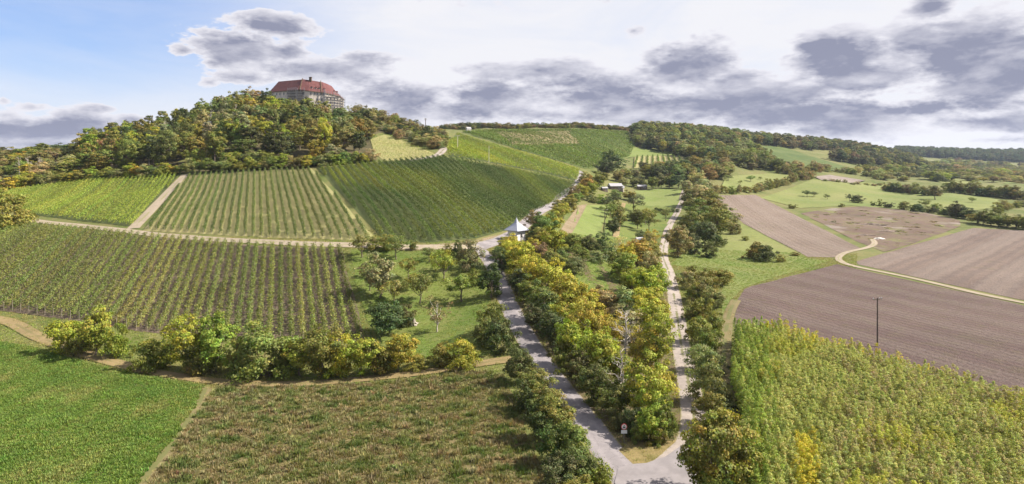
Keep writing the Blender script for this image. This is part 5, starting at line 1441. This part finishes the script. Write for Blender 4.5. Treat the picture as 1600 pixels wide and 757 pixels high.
# ------------------------------------------------------------------ white chapel at the lane
hb = gp(807, 205)
chapel = empty('chapel', hb, math.radians(45 + 4))
chapel.scale = (0.92, 0.92, 0.92)
tag(chapel, 'small white chapel with slate pyramid roof and spire at the lane', 'chapel')
wl = 2.15; ez = 4.4
part('wall', boxm((0, 0, ez / 2 - 0.4), (2 * wl, 2 * wl, ez + 0.8)), 'white_render', chapel)
eo = 3.15
E = [(-eo, -eo, ez - 0.25), (eo, -eo, ez - 0.25), (eo, eo, ez - 0.25), (-eo, eo, ez - 0.25)]
mz = [(-1.75, -1.75, 5.42), (1.75, -1.75, 5.42), (1.75, 1.75, 5.42), (-1.75, 1.75, 5.42)]
tp = [(-.62, -.62, 6.6), (.62, -.62, 6.6), (.62, .62, 6.6), (-.62, .62, 6.6)]
V = E + mz + tp + [(0, 0, 8.5)] + [(x, y, z - 0.18) for x, y, z in E]
Fc = []
for i in range(4):
    j = (i + 1) % 4
    Fc += [(i, j, 4 + j, 4 + i), (4 + i, 4 + j, 8 + j, 8 + i), (8 + i, 8 + j, 12), (i, 13 + i, 13 + j, j)]
Fc.append((13, 14, 15, 16))
rf = part('roof', (V, Fc), 'slate', chapel)
part('finial', tube([np.array([0, 0, 8.35]), np.array([0, 0, 9.1])], [0.05, 0.03], 6), 'galvanised', rf)
part('chimney', [boxm((1.0, 1.2, 6.3), (0.35, 0.35, 2.4))], 'white_render', rf)
for (sx, sy, rz_) in ((0, -1, 0), (1, 0, math.pi / 2)):
    w_ = part('window', boxm((sx * (wl + .03), sy * (wl + .03), 2.3), (0.9, 0.12, 1.5), rz_), 'pale_stone', chapel)
    part('pane', boxm((sx * (wl + .07), sy * (wl + .07), 2.3), (0.62, 0.10, 1.2), rz_), 'window_dark', w_)
dr = part('door', boxm((-wl - .04, 0, 1.05), (0.14, 1.2, 2.2)), 'door_wood', chapel)
part('handle', boxm((-wl - .14, 0.4, 1.0), (0.08, 0.06, 0.2)), 'galvanised', dr)
for q in ((2.85, 2.85), (2.85, -0.4)):
    part('porch_post', tube([np.array([q[0], q[1], -0.6]), np.array([q[0], q[1], ez - 0.3])], [0.10, 0.09], 8), 'white_render', chapel)

# ------------------------------------------------------------------ poles
def pole(px, py, hp, mat, label, arms=1, yaw=0.4, d=None):
    p = gp(px, d) if d else cast(px, py)
    h_ = hp / F * p.y
    root = empty('utility_pole', p, yaw)
    tag(root, label, 'pole', 'utility poles')
    k_ = max(1.0, p.y / 260.0)
    part('shaft', tube([np.array([0, 0, -0.5]), np.array([0, 0, h_ * .5]), np.array([0, 0, h_])], [0.16 * k_, 0.14 * k_, 0.11 * k_], 8), mat, root)
    for a in range(arms):
        z = h_ - 0.25 - a * 0.9
        ar = part('crossarm', boxm((0, 0, z), (2.4, 0.12 * k_, 0.14 * k_)), mat if a == 0 else mat, root)
        for x in (-1.1, 0.55, 1.1) if a == 0 else (-1.0, 1.0):
            part('insulator', tube([np.array([x, 0, z + 0.05]), np.array([x, 0, z + 0.22]), np.array([x, 0, z + 0.36])], [0.05 * k_, 0.09 * k_, 0.05 * k_], 6), 'insulator', ar)
    return root
pole(1371, 542, 76, 'pole_wood', 'dark wooden utility pole at the edge of the ploughed field', 1, 0.35)
pole(764, 258, 30, 'pole_pale', 'pale leaning post without crossarm in the sunny vineyard', 0)
pole(715, 233, 21, 'pole_pale', 'pale pole with a wide crossarm in the upper vineyard', 1, 0.1)
pole(665, 0, 22, 'pole_wood', 'dark double armed pole on the skyline right of the castle', 2, 0.2, d=530)
pole(945, 374, 46, 'pole_wood', 'slim dark pole on the mown strip by the garden trees', 1, 0.1)

# ------------------------------------------------------------------ road signs
def road_sign(px, py, hp, label, plate, yaw=0.0):
    p = cast(px, py)
    h_ = hp / F * p.y
    root = empty('road_sign', p, yaw)
    tag(root, label, 'sign')
    part('post', tube([np.array([0, 0, -0.3]), np.array([0, 0, h_])], [0.035, 0.035], 8), 'galvanised', root)
    def disc(r_, y0, y1, z, n_=24):
        V = [(r_ * math.cos(6.2832 * i / n_), y0, z + r_ * math.sin(6.2832 * i / n_)) for i in range(n_)] + [(r_ * math.cos(6.2832 * i / n_), y1, z + r_ * math.sin(6.2832 * i / n_)) for i in range(n_)]
        return V, [tuple(range(n_)), tuple(range(2 * n_ - 1, n_ - 1, -1))] + [(i, (i + 1) % n_, n_ + (i + 1) % n_, n_ + i) for i in range(n_)]
    R_ = 0.40
    zc = h_ - R_
    pl = part('sign_disc', disc(R_, -0.07, -0.04, zc), 'sign_red', root)
    part('sign_face', disc(R_ * 0.80, -0.078, -0.071, zc), 'sign_white', pl)
    if plate:
        sy = part('sign_symbol', [boxm((0, -0.082, zc - 0.13), (0.36, 0.004, 0.10)), boxm((0, -0.082, zc - 0.055), (0.22, 0.004, 0.06)), boxm((-0.11, -0.082, zc - 0.19), (0.07, 0.004, 0.05)), boxm((0.11, -0.082, zc - 0.19), (0.07, 0.004, 0.05)),
                                  boxm((0, -0.082, zc + 0.10), (0.26, 0.004, 0.05)), boxm((0.02, -0.082, zc + 0.17), (0.08, 0.004, 0.10)), boxm((-0.11, -0.082, zc + 0.06), (0.09, 0.004, 0.07)), boxm((0.12, -0.082, zc + 0.06), (0.09, 0.004, 0.07))], 'sign_black', pl)
        bp = part('sign_plate', boxm((0, -0.055, zc - R_ - 0.27), (0.78, 0.03, 0.44)), 'sign_white', root)
    return root
road_sign(975, 692, 30, 'round red ringed sign with a white plate at the lane fork', True, 0.05)
road_sign(778, 430, 25, 'small round sign on a post beside the lane below the chapel', False, 0.1)

# ------------------------------------------------------------------ huts and cottages
def hut(name, px, py, w_, l_, h_, rise, yaw, wall, roofm, label, cat='hut', d=None):
    p = gp(px, d) if d else cast(px, py)
    root = empty(name, p, yaw)
    tag(root, label, cat)
    part('wall', boxm((0, 0, h_ / 2 - 0.4), (w_, l_, h_ + 0.8)), wall, root)
    o_ = 0.35
    V = [(-w_ / 2 - o_, -l_ / 2 - o_, h_ - .15), (w_ / 2 + o_, -l_ / 2 - o_, h_ - .15), (w_ / 2 + o_, l_ / 2 + o_, h_ - .15), (-w_ / 2 - o_, l_ / 2 + o_, h_ - .15), (-w_ / 2 - o_, 0, h_ + rise), (w_ / 2 + o_, 0, h_ + rise)]
    part('roof', (V, [(0, 1, 5, 4), (2, 3, 4, 5), (0, 4, 3), (1, 2, 5), (3, 2, 1, 0)]), roofm, root)
    dd = part('door', boxm((-w_ * 0.22, -l_ / 2 - .05, 0.95), (0.95, 0.12, 1.95)), 'door_wood', root)
    wn = part('window', boxm((w_ * 0.2, -l_ / 2 - .04, 1.45), (1.2, 0.12, 1.0)), 'frame_white', root)
    part('pane', boxm((w_ * 0.2, -l_ / 2 - .09, 1.45), (0.95, 0.08, 0.78)), 'window_dark', wn)
    return root
hut('cottage', 961, 297, 9.0, 6.0, 2.9, 1.8, 0.25, 'shed_board', 'felt_roof', 'dark garden cottage with pale roof below the tree belt', 'cottage')
hut('cottage', 969, 299, 5.0, 4.5, 2.5, 1.4, -0.3, 'tarp', 'felt_roof', 'beige garden cottage right of the dark cottage', 'cottage')
hut('shed', 1003, 296, 7.0, 4.0, 2.4, 1.0, 0.1, 'shed_board', 'felt_roof', 'long low shed at the top corner of the mown lawn', 'shed')
hut('shed', 944, 299, 4.0, 3.0, 2.2, 0.8, 0.4, 'shed_board', 'felt_roof', 'small dark shed left of the garden cottages', 'shed')
hut('shed', 999, 382, 2.6, 2.4, 2.1, 0.8, 0.3, 'white_render', 'felt_roof', 'tiny white garden shed among the garden trees', 'shed')
hut('house', 732, 206, 4.6, 4.0, 3.2, 1.8, 0.5, 'white_render', 'felt_roof', 'small white vineyard hut on the ridge', 'hut')
# straw coloured tarpaulin heap in the orchard
def heap(name, px, py, rx, ry, h_, mat, label, cat, seed, sharp=1.0):
    p = cast(px, py)
    r = np.random.default_rng(seed)
    V, Fc = [], []
    n_, m_ = 14, 6
    for j in range(m_ + 1):
        t = j / m_
        for i in range(n_):
            a_ = 6.2832 * i / n_
            q = (1 - t ** sharp) * (1 + 0.22 * r.normal() * (j < m_))
            V.append((rx * q * math.cos(a_), ry * q * math.sin(a_), h_ * (t ** 1.0) * (1 + 0.1 * r.normal()) - 0.25 * (j == 0)))
    for j in range(m_):
        for i in range(n_):
            k2 = (i + 1) % n_
            Fc.append((j * n_ + i, j * n_ + k2, (j + 1) * n_ + k2, (j + 1) * n_ + i))
    Fc.append(tuple(m_ * n_ + i for i in range(n_)))
    o = mesh_obj(name, V, Fc, mat, smooth=False)
    o.location = p
    tag(o, label, cat)
heap('tarpaulin_heap', 647, 509, 0.9, 0.8, 1.4, 'tarp', 'pale covered heap beside the dark orchard tree', 'heap', 5, 1.4)
heap('earth_heap', 1362, 352, 9, 3, 1.1, 'earth_dark', 'dark long earth heap at the back of the waste ground', 'earth heap', 6, 1.2)
heap('earth_heap', 1384, 362, 6, 2.4, 0.9, 'earth_dark', 'dark earth heap at the right of the pale churned ground', 'earth heap', 7, 1.2)
heap('earth_heap', 1352, 368, 4, 2, 0.7, 'earth_dark', 'small earth heap at the left of the pale churned ground', 'earth heap', 8, 1.2)
heap('earth_heap', 1374, 374, 3, 2.5, 0.9, 'pale_stone', 'small pale rubble heap near the end of the curved track', 'rubble heap', 9, 1.2)

# ------------------------------------------------------------------ hazy air
m, T = new_mat('haze_air')
vol = T.n('ShaderNodeVolumePrincipled', {'Color': (0.66, 0.76, 1.0, 1), 'Density': 0.00004, 'Anisotropy': 0.2})
T.n('ShaderNodeOutputMaterial', {'Volume': vol}, out=None)
zl = float(ZZ.min()) - 1.0; zh = 150.0
V, Fc = boxm(((GX[0] + GX[-1]) / 2, (GY[0] + GY[-1]) / 2, (zl + zh) / 2), (GX[-1] - GX[0] + 20, GY[-1] - GY[0] + 20, zh - zl))
hz = mesh_obj('haze', V, Fc, 'haze_air')
hz['kind'] = 'stuff'; hz['label'] = 'thin haze filling the valley air'
